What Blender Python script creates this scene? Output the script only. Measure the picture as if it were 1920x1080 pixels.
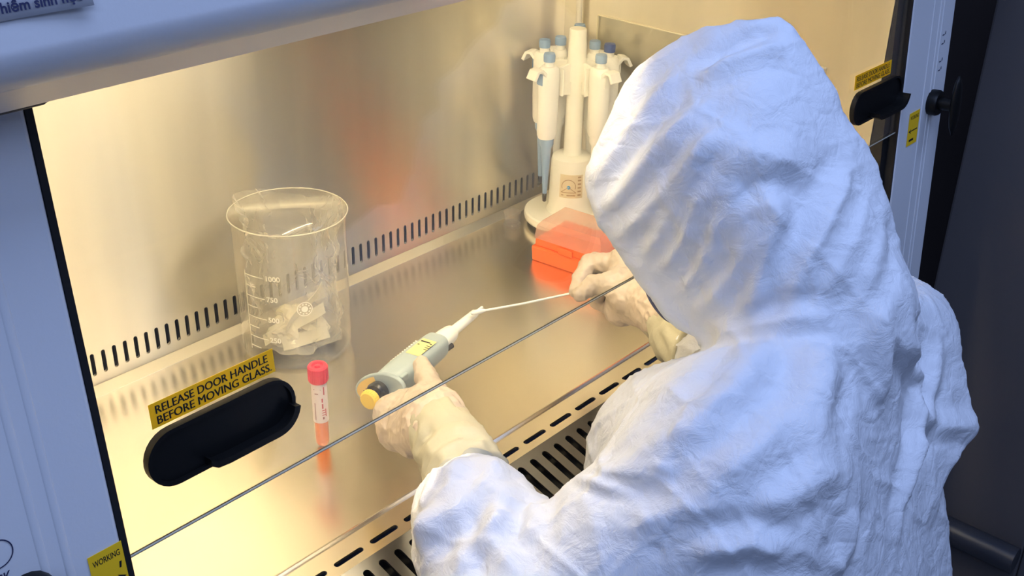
import bpy, bmesh, math, random
import numpy as np
from mathutils import Vector, Matrix, noise as mnoise

random.seed(7); np.random.seed(7)
SC = bpy.context.scene
for o in list(bpy.data.objects): bpy.data.objects.remove(o)
COL = SC.collection

# ------------------------------------------------------------------ camera
# world: metres, X along the cabinet front, Y into the cabinet, Z up, worktop at z = 0
FPX = 2120.0
_X = np.array([2136., -1078., FPX]); _X /= np.linalg.norm(_X)
_D = np.array([-90., 3990., FPX]); _D /= np.linalg.norm(_D)
_D -= _X*(_X@_D); _D /= np.linalg.norm(_D)
_Z = -_D; _Y = np.cross(_Z, _X)
RC = np.array([_X, _Y, _Z])                    # camera (right, down, forward) -> world
CAMZ = 0.75
CAMP = np.array([0., 0., CAMZ])
cam_d = bpy.data.cameras.new('camera'); cam = bpy.data.objects.new('camera', cam_d); COL.objects.link(cam)
cam_d.sensor_width = 36; cam_d.lens = FPX/1920*36; cam_d.clip_start = .02
_r, _u, _b = RC@[1,0,0], -(RC@[0,1,0]), -(RC@[0,0,1])
cam.matrix_world = Matrix(((_r[0],_u[0],_b[0],0),(_r[1],_u[1],_b[1],0),(_r[2],_u[2],_b[2],CAMZ),(0,0,0,1)))
SC.camera = cam
def W(px, py, dep):                            # a measured point of the photograph at its distance -> world point
    return CAMP + (RC@np.array([(px-960)/FPX, (py-540)/FPX, 1.0]))*dep

# ------------------------------------------------------------------ view, world, lights
SC.view_settings.view_transform = 'Standard'; SC.view_settings.look = 'None'
SC.view_settings.gamma = 1; SC.view_settings.use_curve_mapping = False
SC.view_settings.exposure = 0.0
world = bpy.data.worlds.new('world'); SC.world = world; world.use_nodes = True
world.node_tree.nodes['Background'].inputs[0].default_value = (.36,.50,.95,1)
world.node_tree.nodes['Background'].inputs[1].default_value = .15
def area(name, loc, target, size, size_y, power, color):
    l = bpy.data.lights.new(name,'AREA'); l.shape='RECTANGLE'; l.size=size; l.size_y=size_y; l.energy=power; l.color=color
    o = bpy.data.objects.new(name,l); COL.objects.link(o); o.location=loc
    o.rotation_euler=(Vector(target)-Vector(loc)).to_track_quat('-Z','Y').to_euler(); return o
area('ceiling_panel_light', (.45,.05,1.75), (.45,.15,0), 1.2, .6, 17, (.44,.585,1.0))
area('ceiling_panel_light_far', (-.9,-.9,1.75), (.5,.3,.2), 1.2, .6, 15, (.44,.585,1.0))
area('right_fill_light', (1.9,-.75,1.75), (1.6,.4,.2), 1.2, .6, 11, (.44,.585,1.0))  # unseen fill light, added to brighten the right column and dark housing

# ------------------------------------------------------------------ helpers
def tag(o, label=None, cat=None, group=None, kind=None):
    if label: o['label']=label
    if cat: o['category']=cat
    if group: o['group']=group
    if kind: o['kind']=kind
    return o
def empty(name, loc, label=None, cat=None, group=None):
    o=bpy.data.objects.new(name,None); COL.objects.link(o); o.location=loc; o.empty_display_size=.02
    return tag(o,label,cat,group)
def origin_of(o):
    v=Vector((0,0,0))
    while o is not None: v+=Vector(o.location); o=o.parent
    return v
def npv(a): return np.array(a,float)
def unit(a): a=npv(a); return a/np.linalg.norm(a)
class MB:
    def __init__(s): s.v=[]; s.f=[]; s.m=[]
    def add(s, vs, fs, mi=0):
        b=len(s.v); s.v+= [tuple(map(float,x)) for x in vs]; s.f+=[tuple(i+b for i in f) for f in fs]; s.m+=[mi]*len(fs); return s
    def box(s, lo, hi, mi=0):
        x0,y0,z0=lo; x1,y1,z1=hi
        return s.add([(x0,y0,z0),(x1,y0,z0),(x1,y1,z0),(x0,y1,z0),(x0,y0,z1),(x1,y0,z1),(x1,y1,z1),(x0,y1,z1)],
            [(0,3,2,1),(4,5,6,7),(0,1,5,4),(1,2,6,5),(2,3,7,6),(3,0,4,7)],mi)
    def obox(s, c, ax, ay, az, mi=0):            # oriented box: centre and three half-axis vectors
        c,ax,ay,az=map(npv,(c,ax,ay,az)); P=[]
        for k in (-1,1):
            for i,j in ((-1,-1),(1,-1),(1,1),(-1,1)): P.append(c+ax*i+ay*j+az*k)
        return s.add(P,[(0,3,2,1),(4,5,6,7),(0,1,5,4),(1,2,6,5),(2,3,7,6),(3,0,4,7)],mi)
    def prism(s, loop, vec, mi=0):               # closed loop of points extruded by vec
        n=len(loop); loop=[npv(p) for p in loop]; vec=npv(vec)
        s.add(loop+[p+vec for p in loop],[tuple(range(n))[::-1],tuple(range(n,2*n))]+[(i,(i+1)%n,(i+1)%n+n,i+n) for i in range(n)],mi); return s
    def lathe(s, prof, org=(0,0,0), axis=(0,0,1), n=32, mi=0, sx=1.0, ref=None):    # prof: (radius, height)
        org=npv(org); a=unit(axis); r=npv(ref) if ref is not None else (npv((1,0,0)) if abs(a[0])<.9 else npv((0,1,0)))
        u=unit(r-a*(a@r)); w=np.cross(a,u); vs=[]; fs=[]
        for (R,h) in prof:
            for k in range(n):
                t=2*math.pi*k/n; vs.append(org+a*h+(u*math.cos(t)*sx+w*math.sin(t))*R)
        for i in range(len(prof)-1):
            for k in range(n): fs.append((i*n+k,i*n+(k+1)%n,(i+1)*n+(k+1)%n,(i+1)*n+k))
        if prof[0][0]>1e-6: fs.append(tuple(range(n))[::-1])
        if prof[-1][0]>1e-6: fs.append(tuple((len(prof)-1)*n+k for k in range(n)))
        return s.add(vs,fs,mi)
    def tube(s, pts, rad, n=10, mi=0, cap=True):
        pts=[npv(p) for p in pts]; m=len(pts)
        if not hasattr(rad,'__len__'): rad=[rad]*m
        vs=[];fs=[]; prev=None
        for i,p in enumerate(pts):
            t=unit(pts[min(i+1,m-1)]-pts[max(i-1,0)])
            if prev is None: r=npv((0,0,1)) if abs(t[2])<.9 else npv((1,0,0)); u=unit(r-t*(t@r))
            else: u=unit(prev-t*(t@prev))
            prev=u; w=np.cross(t,u)
            for k in range(n): a=2*math.pi*k/n; vs.append(p+(u*math.cos(a)+w*math.sin(a))*rad[i])
        for i in range(m-1):
            for k in range(n): fs.append((i*n+k,i*n+(k+1)%n,(i+1)*n+(k+1)%n,(i+1)*n+k))
        if cap: fs.append(tuple(range(n))[::-1]); fs.append(tuple((m-1)*n+k for k in range(n)))
        return s.add(vs,fs,mi)
    def build(s, name, mats, parent=None, smooth=False, bevel=0, segs=2, uv=None, local=False):
        me=bpy.data.meshes.new(name); off=Vector((0,0,0)) if (parent is None or local) else origin_of(parent)
        me.from_pydata([(x-off.x,y-off.y,z-off.z) for x,y,z in s.v],[],s.f); me.update()
        if not isinstance(mats,(list,tuple)): mats=[mats]
        for mt in mats: me.materials.append(mt)
        for p,mi in zip(me.polygons,s.m): p.material_index=mi; p.use_smooth=bool(smooth)
        if uv:
            l=me.uv_layers.new(name='UVMap'); i,j=uv
            for lp in me.loops: c=me.vertices[lp.vertex_index].co; l.data[lp.index].uv=(c[i],c[j])
        bm=bmesh.new(); bm.from_mesh(me); bmesh.ops.recalc_face_normals(bm,faces=bm.faces[:]); bm.to_mesh(me); bm.free()
        o=bpy.data.objects.new(name,me); COL.objects.link(o)
        if parent is not None: o.parent=parent
        if bevel:
            b=o.modifiers.new('bevel','BEVEL'); b.width=bevel; b.segments=segs; b.limit_method='ANGLE'; b.angle_limit=math.radians(35); b.harden_normals=False
        if smooth=='auto':
            for p in me.polygons: p.use_smooth=True
            me.set_sharp_from_angle(angle=math.radians(35))
        return o
# procedural materials
def mat(name, col, rough=.5, metal=0., var=.06, scale=30., bump=0., bscale=200., spec=.5, stretch=(1,1,1), aniso=0., trans=0., ior=1.45, alpha=1., coat=0., emis=None, estr=0, sheen=0., rvar=0., arot=0.):
    m=bpy.data.materials.new(name); m.use_nodes=True; nt=m.node_tree; b=nt.nodes['Principled BSDF']
    tc=nt.nodes.new('ShaderNodeTexCoord'); mp=nt.nodes.new('ShaderNodeMapping'); mp.inputs['Scale'].default_value=stretch
    nt.links.new(tc.outputs['Object'],mp.inputs[0])
    n=nt.nodes.new('ShaderNodeTexNoise'); n.inputs['Scale'].default_value=scale; n.inputs['Detail'].default_value=4; nt.links.new(mp.outputs[0],n.inputs['Vector'])
    r=nt.nodes.new('ShaderNodeMix'); r.data_type='RGBA'; nt.links.new(n.outputs[0],r.inputs[0])
    c=np.array(col[:3]); r.inputs[6].default_value=(*np.clip(c*(1-var),0,1),1); r.inputs[7].default_value=(*np.clip(c*(1+var),0,1),1)
    nt.links.new(r.outputs[2],b.inputs['Base Color'])
    b.inputs['Roughness'].default_value=rough; b.inputs['Metallic'].default_value=metal; b.inputs['Specular IOR Level'].default_value=spec
    b.inputs['IOR'].default_value=ior; b.inputs['Transmission Weight'].default_value=trans; b.inputs['Alpha'].default_value=alpha
    b.inputs['Coat Weight'].default_value=coat; b.inputs['Sheen Weight'].default_value=sheen
    if rvar:
        mr=nt.nodes.new('ShaderNodeMapRange'); mr.inputs[3].default_value=max(.02,rough-rvar); mr.inputs[4].default_value=rough+rvar
        nt.links.new(n.outputs[0],mr.inputs[0]); nt.links.new(mr.outputs[0],b.inputs['Roughness'])
    if aniso:
        b.inputs['Anisotropic'].default_value=aniso; b.inputs['Anisotropic Rotation'].default_value=arot
        t=nt.nodes.new('ShaderNodeTangent'); t.direction_type='UV_MAP'; t.uv_map='UVMap'; nt.links.new(t.outputs[0],b.inputs['Tangent'])
    if bump:
        n2=nt.nodes.new('ShaderNodeTexNoise'); n2.inputs['Scale'].default_value=bscale; n2.inputs['Detail'].default_value=3; nt.links.new(mp.outputs[0],n2.inputs['Vector'])
        bp=nt.nodes.new('ShaderNodeBump'); bp.inputs['Strength'].default_value=bump; bp.inputs['Distance'].default_value=.002
        nt.links.new(n2.outputs[0],bp.inputs['Height']); nt.links.new(bp.outputs[0],b.inputs['Normal'])
    if emis: b.inputs['Emission Color'].default_value=(*emis,1); b.inputs['Emission Strength'].default_value=estr
    return m
def clear_mat(name, tint=(1,1,1), haze=.05, hcol=(1,.98,.93), gloss_r=.03, edge=.5, ior=1.45):   # thin clear sheet: see-through, glossy by angle, a little haze
    m=bpy.data.materials.new(name); m.use_nodes=True; nt=m.node_tree; nt.nodes.remove(nt.nodes['Principled BSDF']); out=nt.nodes['Material Output']
    tr=nt.nodes.new('ShaderNodeBsdfTransparent'); tr.inputs[0].default_value=(*tint,1)
    gl=nt.nodes.new('ShaderNodeBsdfGlossy'); gl.inputs['Roughness'].default_value=gloss_r; gl.inputs['Color'].default_value=(1,1,1,1)
    df=nt.nodes.new('ShaderNodeBsdfDiffuse'); df.inputs[0].default_value=(*hcol,1)
    tl=nt.nodes.new('ShaderNodeBsdfTranslucent'); tl.inputs[0].default_value=(*hcol,1)
    ad=nt.nodes.new('ShaderNodeMixShader'); ad.inputs[0].default_value=.5; nt.links.new(df.outputs[0],ad.inputs[1]); nt.links.new(tl.outputs[0],ad.inputs[2])
    lw=nt.nodes.new('ShaderNodeLayerWeight'); lw.inputs[0].default_value=.35
    hm=nt.nodes.new('ShaderNodeMapRange'); hm.inputs[3].default_value=haze; hm.inputs[4].default_value=min(1,haze+edge); nt.links.new(lw.outputs['Facing'],hm.inputs[0])
    pw=nt.nodes.new('ShaderNodeMath'); pw.operation='POWER'; pw.inputs[1].default_value=3; nt.links.new(lw.outputs['Facing'],pw.inputs[0]); nt.links.new(pw.outputs[0],hm.inputs[0])
    m1=nt.nodes.new('ShaderNodeMixShader'); nt.links.new(hm.outputs[0],m1.inputs[0]); nt.links.new(tr.outputs[0],m1.inputs[1]); nt.links.new(ad.outputs[0],m1.inputs[2])
    p5=nt.nodes.new('ShaderNodeMath'); p5.operation='POWER'; p5.inputs[1].default_value=5; lf=nt.nodes.new('ShaderNodeLayerWeight'); lf.inputs[0].default_value=.5
    nt.links.new(lf.outputs['Facing'],p5.inputs[0]); r0=((ior-1)/(ior+1))**2
    fr=nt.nodes.new('ShaderNodeMapRange'); fr.inputs[3].default_value=r0; fr.inputs[4].default_value=1; nt.links.new(p5.outputs[0],fr.inputs[0])   # Schlick reflectance of a thin pane
    m2=nt.nodes.new('ShaderNodeMixShader'); nt.links.new(fr.outputs[0],m2.inputs[0]); nt.links.new(m1.outputs[0],m2.inputs[1]); nt.links.new(gl.outputs[0],m2.inputs[2])
    nt.links.new(m2.outputs[0],out.inputs[0]); return m

M={}
M['white_paint']=mat('white_paint',(.74,.75,.77),.35,var=.02,scale=8,bump=.04,bscale=400)
M['cream_paint']=mat('cream_paint',(.80,.76,.68),.4,var=.02)
M['steel_wall']=mat('brushed_steel_wall',(.84,.79,.69),.40,1.,var=.20,scale=15,stretch=(1,1,.10),aniso=.9,rvar=.05,arot=.25)  # vertical streaks in the colour imitate blurred reflections, along with wiped smears
M['steel_tray']=mat('steel_tray',(.88,.82,.71),.25,1.,var=.04,scale=6,stretch=(.4,1,1),aniso=.5,rvar=.025,arot=.25)
M['steel_ledge']=mat('steel_ledge',(.90,.86,.78),.30,1.,var=.04,scale=12)
M['steel_grille']=mat('steel_grille',(.17,.17,.17),.28,1.,var=.05,scale=25)
M['steel_header']=mat('steel_header',(.66,.63,.60),.42,1.,var=.05,scale=20)
M['lip']=mat('header_lip',(.86,.82,.78),.45,.3,var=.05,scale=20)
M['plenum']=mat('plenum_dark',(.012,.011,.010),.8)
M['rubber']=mat('black_rubber',(.010,.010,.011),.5,var=.2)
M['black_plastic']=mat('black_plastic',(.006,.006,.006),.4,var=.2,spec=.25)
M['yellow_sticker']=mat('yellow_sticker',(1.,.60,.015),.45,var=.05)
def film(name,col):                               # thin printed film: some light comes through from behind
    m=mat(name,col,.45,var=.05); nt=m.node_tree; b=nt.nodes['Principled BSDF']; tl=nt.nodes.new('ShaderNodeBsdfTranslucent'); tl.inputs[0].default_value=(*col,1)
    mx=nt.nodes.new('ShaderNodeMixShader'); mx.inputs[0].default_value=.30; nt.links.new(b.outputs[0],mx.inputs[1]); nt.links.new(tl.outputs[0],mx.inputs[2]); nt.links.new(mx.outputs[0],nt.nodes['Material Output'].inputs[0]); return m
M['sash_sticker']=film('yellow_film',(1.,.68,.015))
M['ink']=mat('black_ink',(.008,.008,.010),.5)
M['navy_ink']=mat('navy_ink',(.02,.025,.08),.6)
M['paper']=mat('paper',(.78,.79,.84),.7,var=.02)
M['sash_glass']=clear_mat('sash_glass',(.985,.985,.965),haze=.012,edge=.05,gloss_r=.01)
M['glass_edge']=mat('glass_edge',(.20,.20,.15),.15,var=.1)
M['beaker_glass']=clear_mat('beaker_glass',(.975,.97,.95),haze=.05,edge=.75,gloss_r=.03)
M['bag_film']=clear_mat('bag_film',(.98,.98,.97),haze=.20,edge=.7,gloss_r=.14)
M['etch']=mat('white_etching',(.85,.83,.74),.6)
M['acrylic']=clear_mat('acrylic',(.97,.97,.95),haze=.05,edge=.2,gloss_r=.05)
M['acrylic_edge']=mat('acrylic_edge',(.85,.78,.60),.3)
M['slab']=mat('dark_blue_panel',(.11,.10,.10),.5,var=.08,scale=6)
M['dark_wall']=mat('dark_grey_wall',(.12,.105,.10),.7,var=.1,scale=4)
M['grey_wall']=mat('grey_wall',(.55,.46,.44),.8,var=.06,scale=5)
M['floor']=mat('grey_floor',(.16,.17,.19),.6,var=.08,scale=9)

def slot_cell(pitch, v0, v1, a, b, vc, along_v=True, m=8):
    """one cell of a perforated sheet: triangles of a rectangle with a pill-shaped hole, and the hole's rim loop"""
    bm=bmesh.new(); p2=pitch/2
    rect=[bm.verts.new((x,y,0)) for x,y in ((-p2,v0),(p2,v0),(p2,v1),(-p2,v1))]
    hole=[]
    for k in range(m+1):
        t=math.pi*k/m; hole.append((a*math.cos(t),(b-a)+a*math.sin(t)))
    for k in range(m+1):
        t=math.pi+math.pi*k/m; hole.append((a*math.cos(t),-(b-a)+a*math.sin(t)))
    if not along_v: hole=[(-y,x) for x,y in hole]
    hv=[bm.verts.new((x,y+vc,0)) for x,y in hole]
    es=[bm.edges.new((rect[i],rect[(i+1)%4])) for i in range(4)]+[bm.edges.new((hv[i],hv[(i+1)%len(hv)])) for i in range(len(hv))]
    bmesh.ops.triangle_fill(bm,use_beauty=True,use_dissolve=False,edges=es)
    bm.verts.index_update(); V=[tuple(v.co) for v in bm.verts]; F=[tuple(v.index for v in f.verts) for f in bm.faces]
    H=[v.index for v in hv]; bm.free(); return V,F,H
def slotted(mb, us, O, U, V, N, cell, depth=.003):
    Vs,Fs,H=cell; O,U,V,N=map(npv,(O,U,V,N))
    for u in us:
        P=[O+U*(u+x)+V*y for x,y,_ in Vs]; mb.add(P,Fs)
        Q=[P[i] for i in H]; n=len(Q); mb.add(Q+[q+N*depth for q in Q],[(i,(i+1)%n,(i+1)%n+n,i+n) for i in range(n)])
def text_geo(body, bold=0., shear=0.):
    c=bpy.data.curves.new('t','FONT'); c.body=body; c.size=1; c.offset=bold; c.shear=shear; c.resolution_u=3; c.extrude=0
    o=bpy.data.objects.new('t',c); COL.objects.link(o); dg=bpy.context.evaluated_depsgraph_get(); e=o.evaluated_get(dg); me=e.to_mesh()
    v=np.array([tuple(x.co) for x in me.vertices]); f=[tuple(p.vertices) for p in me.polygons]; e.to_mesh_clear()
    bpy.data.objects.remove(o); bpy.data.curves.remove(c); return v,f
def put_text(mb, body, O, U, V, N, width=None, height=None, mi=1, bold=0., lift=.0004):
    """print lettering on a flat surface: O lower-left corner, U/V directions, fitted to width and height"""
    v,f=text_geo(body,max(bold,0)); lo=v.min(0); hi=v.max(0); w,h_=hi[0]-lo[0],hi[1]-lo[1]
    if bold<0: put_text(mb,body,npv(O)+npv(U)*.00022,U,V,N,width,height,mi,0.,lift+.00004); put_text(mb,body,npv(O)-npv(U)*.00022,U,V,N,width,height,mi,0.,lift+.00008); bold=0.
    sx=(width/w) if width else height/h_; sy=(height/h_) if height else sx
    O,U,V,N=map(npv,(O,U,V,N)); mb.add([O+U*((x-lo[0])*sx)+V*((y-lo[1])*sy)+N*lift for x,y,_ in v],f,mi)

# ================================================================== THE SETTING
def struct(name, mb, m, label=None): return tag(mb.build(name,m), label, None, None, 'structure')
struct('floor', MB().box((-3,-3,-.90),(4,3,-.85)), M['floor'], 'grey laboratory floor')
struct('wall_back', MB().box((-3,1.55,-.85),(4,1.6,2.2)), M['grey_wall'], 'dim grey wall behind the cabinet')
struct('wall_right', MB().box((2.6,-3,-.85),(2.65,1.55,2.2)), M['dark_wall'], 'dark wall on the right')

# ================================================================== BIOSAFETY CABINET
TILT=math.tan(math.radians(4))
def gy(z): return .56+(z-.242)*TILT
GU=npv((1,0,0)); GV=unit((0,TILT,1)); GN=unit((0,-1,TILT))
def gp(x,z,off=0.): return npv((x,gy(z),z))+GN*off
X0,X1,YB,YF=.2625,1.375,1.112,.584
bsc=empty('biosafety_cabinet',(.83,.85,-.85),'white biosafety cabinet with lit steel interior and raised glass sash','cabinet')
# back panel with the row of vertical exhaust slots
mb=MB(); P=.01434; us=[.5222+P*k for k in range(-18,58)]; us=[u for u in us if X0+.012<u<X1-.012]
zc0,zc1=.0055,.075
slotted(mb,us,(0,YB,0),(1,0,0),(0,0,1),(0,1,0),slot_cell(P,zc0,zc1,.0026,.0152,.0362),.004)
ua,ub=us[0]-P/2,us[-1]+P/2
def rect(mb,x0,x1,z0,z1,y): mb.add([(x0,y,z0),(x1,y,z0),(x1,y,z1),(x0,y,z1)],[(0,1,2,3)])
rect(mb,X0,ua,zc0,zc1,YB); rect(mb,ub,X1,zc0,zc1,YB); rect(mb,X0,X1,zc1,.66,YB); rect(mb,X0,X1,-.06,zc0,YB)
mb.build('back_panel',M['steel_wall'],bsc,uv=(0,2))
MB().box((X0,YB+.02,-.05),(X1,YB+.06,.12)).build('rear_plenum',M['plenum'],bsc)
MB().prism([(X0,1.0995,.0004),(X0,1.1115,.0088),(X0,1.1115,-.006),(X0,1.0995,-.006)],(X1-X0,0,0)).build('rear_ledge',M['steel_ledge'],bsc)
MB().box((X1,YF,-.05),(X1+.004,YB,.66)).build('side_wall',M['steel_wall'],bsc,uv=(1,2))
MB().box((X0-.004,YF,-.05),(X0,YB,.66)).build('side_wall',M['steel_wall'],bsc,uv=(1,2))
MB().box((X0,.703,-.006),(X1,1.0996,0)).build('work_tray',M['steel_tray'],bsc,uv=(0,1))
MB().prism([(X0,.6985,-.004),(X0,.6985,.0012),(X0,.7005,.0026),(X0,.7035,.0012),(X0,.7035,-.004)],(X1-X0,0,0)).build('tray_lip',M['steel_tray'],bsc,uv=(0,1))
mb=MB(); P=.046; us=[.535+P*k for k in range(-6,19)]; us=[u for u in us if X0+.024<u<X1-.024]
slotted(mb,us,(0,.66,0),(1,0,0),(0,1,0),(0,0,-1),slot_cell(P,0,.0385,.0034,.018,.0138,False),.003)
ua,ub=us[0]-P/2,us[-1]+P/2
for a,b in ((X0,ua),(ub,X1)): mb.add([(a,.66,0),(b,.66,0),(b,.6985,0),(a,.6985,0)],[(0,1,2,3)])
mb.build('front_strip',M['steel_tray'],bsc,uv=(0,1))
gd=unit((0,-.957,-.29)); gn=unit((0,.29,-.957)); mb=MB(); P=.0203; us=[.555+P*k for k in range(-14,41)]; us=[u for u in us if X0+.011<u<X1-.011]
slotted(mb,us,(0,.66,0),(1,0,0),gd,gn,slot_cell(P,0,.10,.0044,.032,.0415),.003)
ua,ub=us[0]-P/2,us[-1]+P/2
for a,b in ((X0,ua),(ub,X1)):
    q=[npv((a,.66,0)),npv((b,.66,0)),npv((b,.66,0))+gd*.1,npv((a,.66,0))+gd*.1]; mb.add(q,[(0,1,2,3)])
mb.build('front_grille',M['steel_grille'],bsc)
MB().box((X0,.565,-.12),(X1,.70,-.055)).build('front_plenum',M['plenum'],bsc)
MB().box((X0-.002,.545,-.35),(X1+.02,.564,-.031)).build('front_apron',M['white_paint'],bsc,bevel=.004)
MB().box((X0,YF,.66),(X1,YB,.67)).build('light_canopy',M['cream_paint'],bsc)
MB().box((X0-.004,.56,.60),(X1+.004,.59,.68)).build('canopy_front',M['steel_header'],bsc)
# columns either side of the sash, front faces leaning with the glass
def column(name,x0,x1,z0,z1):
    d=.004
    return MB().prism([(x0,gy(z0)-d,z0),(x0,gy(z1)-d,z1),(x0,gy(z1)+.05,z1),(x0,gy(z0)+.05,z0)],(x1-x0,0,0)).build(name,M['white_paint'],bsc,bevel=.003,segs=3)
cl=column('left_column',-.06,.2590,-.40,.549); cr=column('right_column',1.396,1.532,-.40,.80)
def vstrip(name,x,w,z0,z1,m,par,off=.004,th=.0012):
    a,b=gp(x-w/2,z0,off),gp(x-w/2,z1,off); mb=MB(); n=6; prof=[(w/2-w/2*math.cos(math.pi*k/n),th*math.sin(math.pi*k/n)) for k in range(n+1)]
    vs=[]; 
    for p0 in (a,b): vs+=[p0+GU*u+GN*(q-.0003) for u,q in prof]
    mb.add(vs,[(k,k+1,k+2+n,k+1+n) for k in range(n)]); return mb.build(name,m,par,smooth=True)
for x in (1.4835,1.494,1.462): vstrip('ridge',x,.005,-.38,.79,M['white_paint'],cr)
for x in (.2095,.2235): vstrip('ridge',x,.006,-.38,.52,M['white_paint'],cl)
# rubber
def gprism(x0,x1,z0,z1,o0,o1):                      # slab parallel to the sash between two offsets
    return MB().prism([gp(x0,z0,o0),gp(x0,z1,o0),gp(x0,z1,o1),gp(x0,z0,o1)],(x1-x0,0,0))
gprism(.2590,.2635,-.05,.545,-.02,.0032).build('gasket',M['rubber'],bsc)
gprism(1.3765,1.3955,-.05,.80,-.045,-.008).build('sash_channel',M['rubber'],bsc)
gprism(1.3935,1.3958,-.05,.80,-.045,.0032).build('gasket',M['rubber'],bsc)
MB().tube([(-.06,.562,.5535),(.262,.562,.5535),(.268,.564,.5535)],[.0024,.0024,.001],n=12).build('column_cap',M['rubber'],bsc,smooth='auto')
# header with rolled lower edge
prof=[(.60,.5600)]
prof+=[(.555,.5548),(.5285,.5752)]
for k in range(9):
    t=math.radians(-118-57*k/8); prof.append((.5365+.0295*math.cos(t),.6015+.0295*math.sin(t)))
prof+=[(.545,.86),(.62,.86)]
hd=MB().prism([(-.30,y,z) for y,z in prof],(1.95,0,0)).build('header',M['white_paint'],bsc,smooth='auto')
MB().prism([(-.30,.5549,.5546),(-.30,.5281,.5749),(-.30,.5285,.5755),(-.30,.5553,.5552)],(1.95,0,0)).build('lip',M['lip'],hd)
# lamp behind the header
lamp=mat('warm_tube',(1,.9,.7),.5,emis=(1.0,.84,.56),estr=51)
MB().tube([(.30,.648,.634),(1.08,.648,.634)],.014,n=14).build('lamp_tube',lamp,bsc,smooth=True)
for x in (.28,1.08): MB().box((x,.633,.616),(x+.02,.663,.66)).build('lamp_holder',M['cream_paint'],bsc,bevel=.003)
# conduit in the far corner
MB().tube([(1.366,1.0765,.0),(1.366,1.0765,.66)],.0048,n=12).build('conduit',M['cream_paint'],bsc,smooth=True)
# outer shell
MB().box((1.532,.575,-.40),(1.54,1.2,.80)).build('outer_side',M['white_paint'],bsc)
# sash
sash=MB().prism([gp(.2640,.242,0),gp(.2640,.60,0),gp(.2640,.60,-.003),gp(.2640,.242,-.003)],(1.1295,0,0)).build('sash',M['sash_glass'],bsc)
gprism(.2640,1.3935,.2412,.2420,-.003,0).build('glass_edge',M['glass_edge'],sash)
gprism(.2640,1.3935,.2421,.2432,.0001,.0003).build('ground_bevel',mat('ground_glass',(.62,.62,.54),.4),sash)
def handle(x0,x1,zc,hh,lip=.0095):
    xc=(x0+x1)/2; hl=(x1-x0)/2; n=14; mb=MB()
    def pill(r,z_off=0):
        pts=[]
        for k in range(n+1): t=-math.pi/2+math.pi*k/n; pts.append((xc+hl-hh+r*math.cos(t),r*math.sin(t)))
        for k in range(n+1): t=math.pi/2+math.pi*k/n; pts.append((xc-hl+hh+r*math.cos(t),r*math.sin(t)))
        return pts
    B=gp(xc,zc,0)
    def q(x,v,off): return B+GU*(x-xc)+GV*v+GN*off
    mb.prism([q(x,v,.0003) for x,v in pill(hh)],GN*.004)
    # raised rim
    o,i=pill(hh),pill(hh-.003); m=len(o)
    vs=[q(x,v,.004) for x,v in o]+[q(x,v,.0065) for x,v in o]+[q(x,v,.0065) for x,v in i]+[q(x,v,.004) for x,v in i]
    mb.add(vs,[(a*m+k,a*m+(k+1)%m,(a+1)*m+(k+1)%m,(a+1)*m+k) for a in range(3) for k in range(m)])
    # lower lip to pull on
    low=[(x,v) for x,v in o if v<-.001 and x>xc-hl*.2]; low=[(xc-hl*.30,-hh+.0045),(xc-hl*.22,-hh+.001)]+[(xc-hl*.2+(hl*1.2-hh)*k/6,-hh) for k in range(1,6)]+sorted([p for p in low if p[0]>=xc+hl-hh],key=lambda p:p[1])
    t_=.005; inn=[]
    for x,v in low:
        cx=min(x,xc+hl-hh); d=math.hypot(x-cx,v); s=(d-t_)/d; inn.append((cx+(x-cx)*s,v*s))
    loop=low+inn[::-1]; mb.prism([q(x,v,.003) for x,v in loop],GN*lip)
    return mb.build('handle',M['black_plastic'],sash,smooth='auto')
tag(handle(.2856,.4040,.3015,.0208),'long black pull handle left of the specimen tube')
tag(handle(1.2520,1.3850,.3045,.0208,.016),'long black pull handle beside the right column')
def sticker(x,z,w,h_,par,off,rows,name='sticker'):
    mb=MB(); O=gp(x,z,off); mb.prism([O,O+GU*w,O+GU*w+GV*h_,O+GV*h_],GN*.0003)
    for r in rows:
        if r[0]=='text': _,s,u,v,wd,ht,bold=r; put_text(mb,s,O+GU*u*w+GV*v*h_,GU,GV,GN,wd*w,ht*h_,1,bold)
        else:
            _,pts=r; mb.add([O+GU*a*w+GV*b*h_+GN*.0004 for a,b in pts],[tuple(range(len(pts)))],1)
    return mb.build(name,[M['sash_sticker'] if par is sash else M['yellow_sticker'],M['ink']],par)
RW=[('text','RELEASE DOOR HANDLE',.045,.54,.90,.33,-1),('text','BEFORE MOVING GLASS.',.045,.11,.925,.33,-1)]
sticker(.2965,.3245,.0976,.0180,sash,.0004,RW); sticker(1.2590,.3290,.0976,.0180,sash,.0004,RW)
arr=lambda s:[('poly',[(.5-s*.40,.42),(.5-s*.40,.455),(.5+s*.25,.455),(.5+s*.25,.42)]),('poly',[(.5+s*.20,.36),(.5+s*.45,.437),(.5+s*.20,.51),(.5+s*.28,.437)])]
sticker(.2352,.2145,.0235,.0470,bsc,.0044,[('text','WORKING',.10,.80,.80,.10,.012),('poly',[(.80,.60),(.86,.60),(.90,.70),(.83,.70)])]+arr(1))
sticker(1.4240,.2150,.0310,.0460,bsc,.0044,[('text','WORKING',.10,.78,.80,.12,.012)]+arr(-1)+[('poly',[(.18,.12),(.62,.12),(.62,.19),(.18,.19)])])
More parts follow.
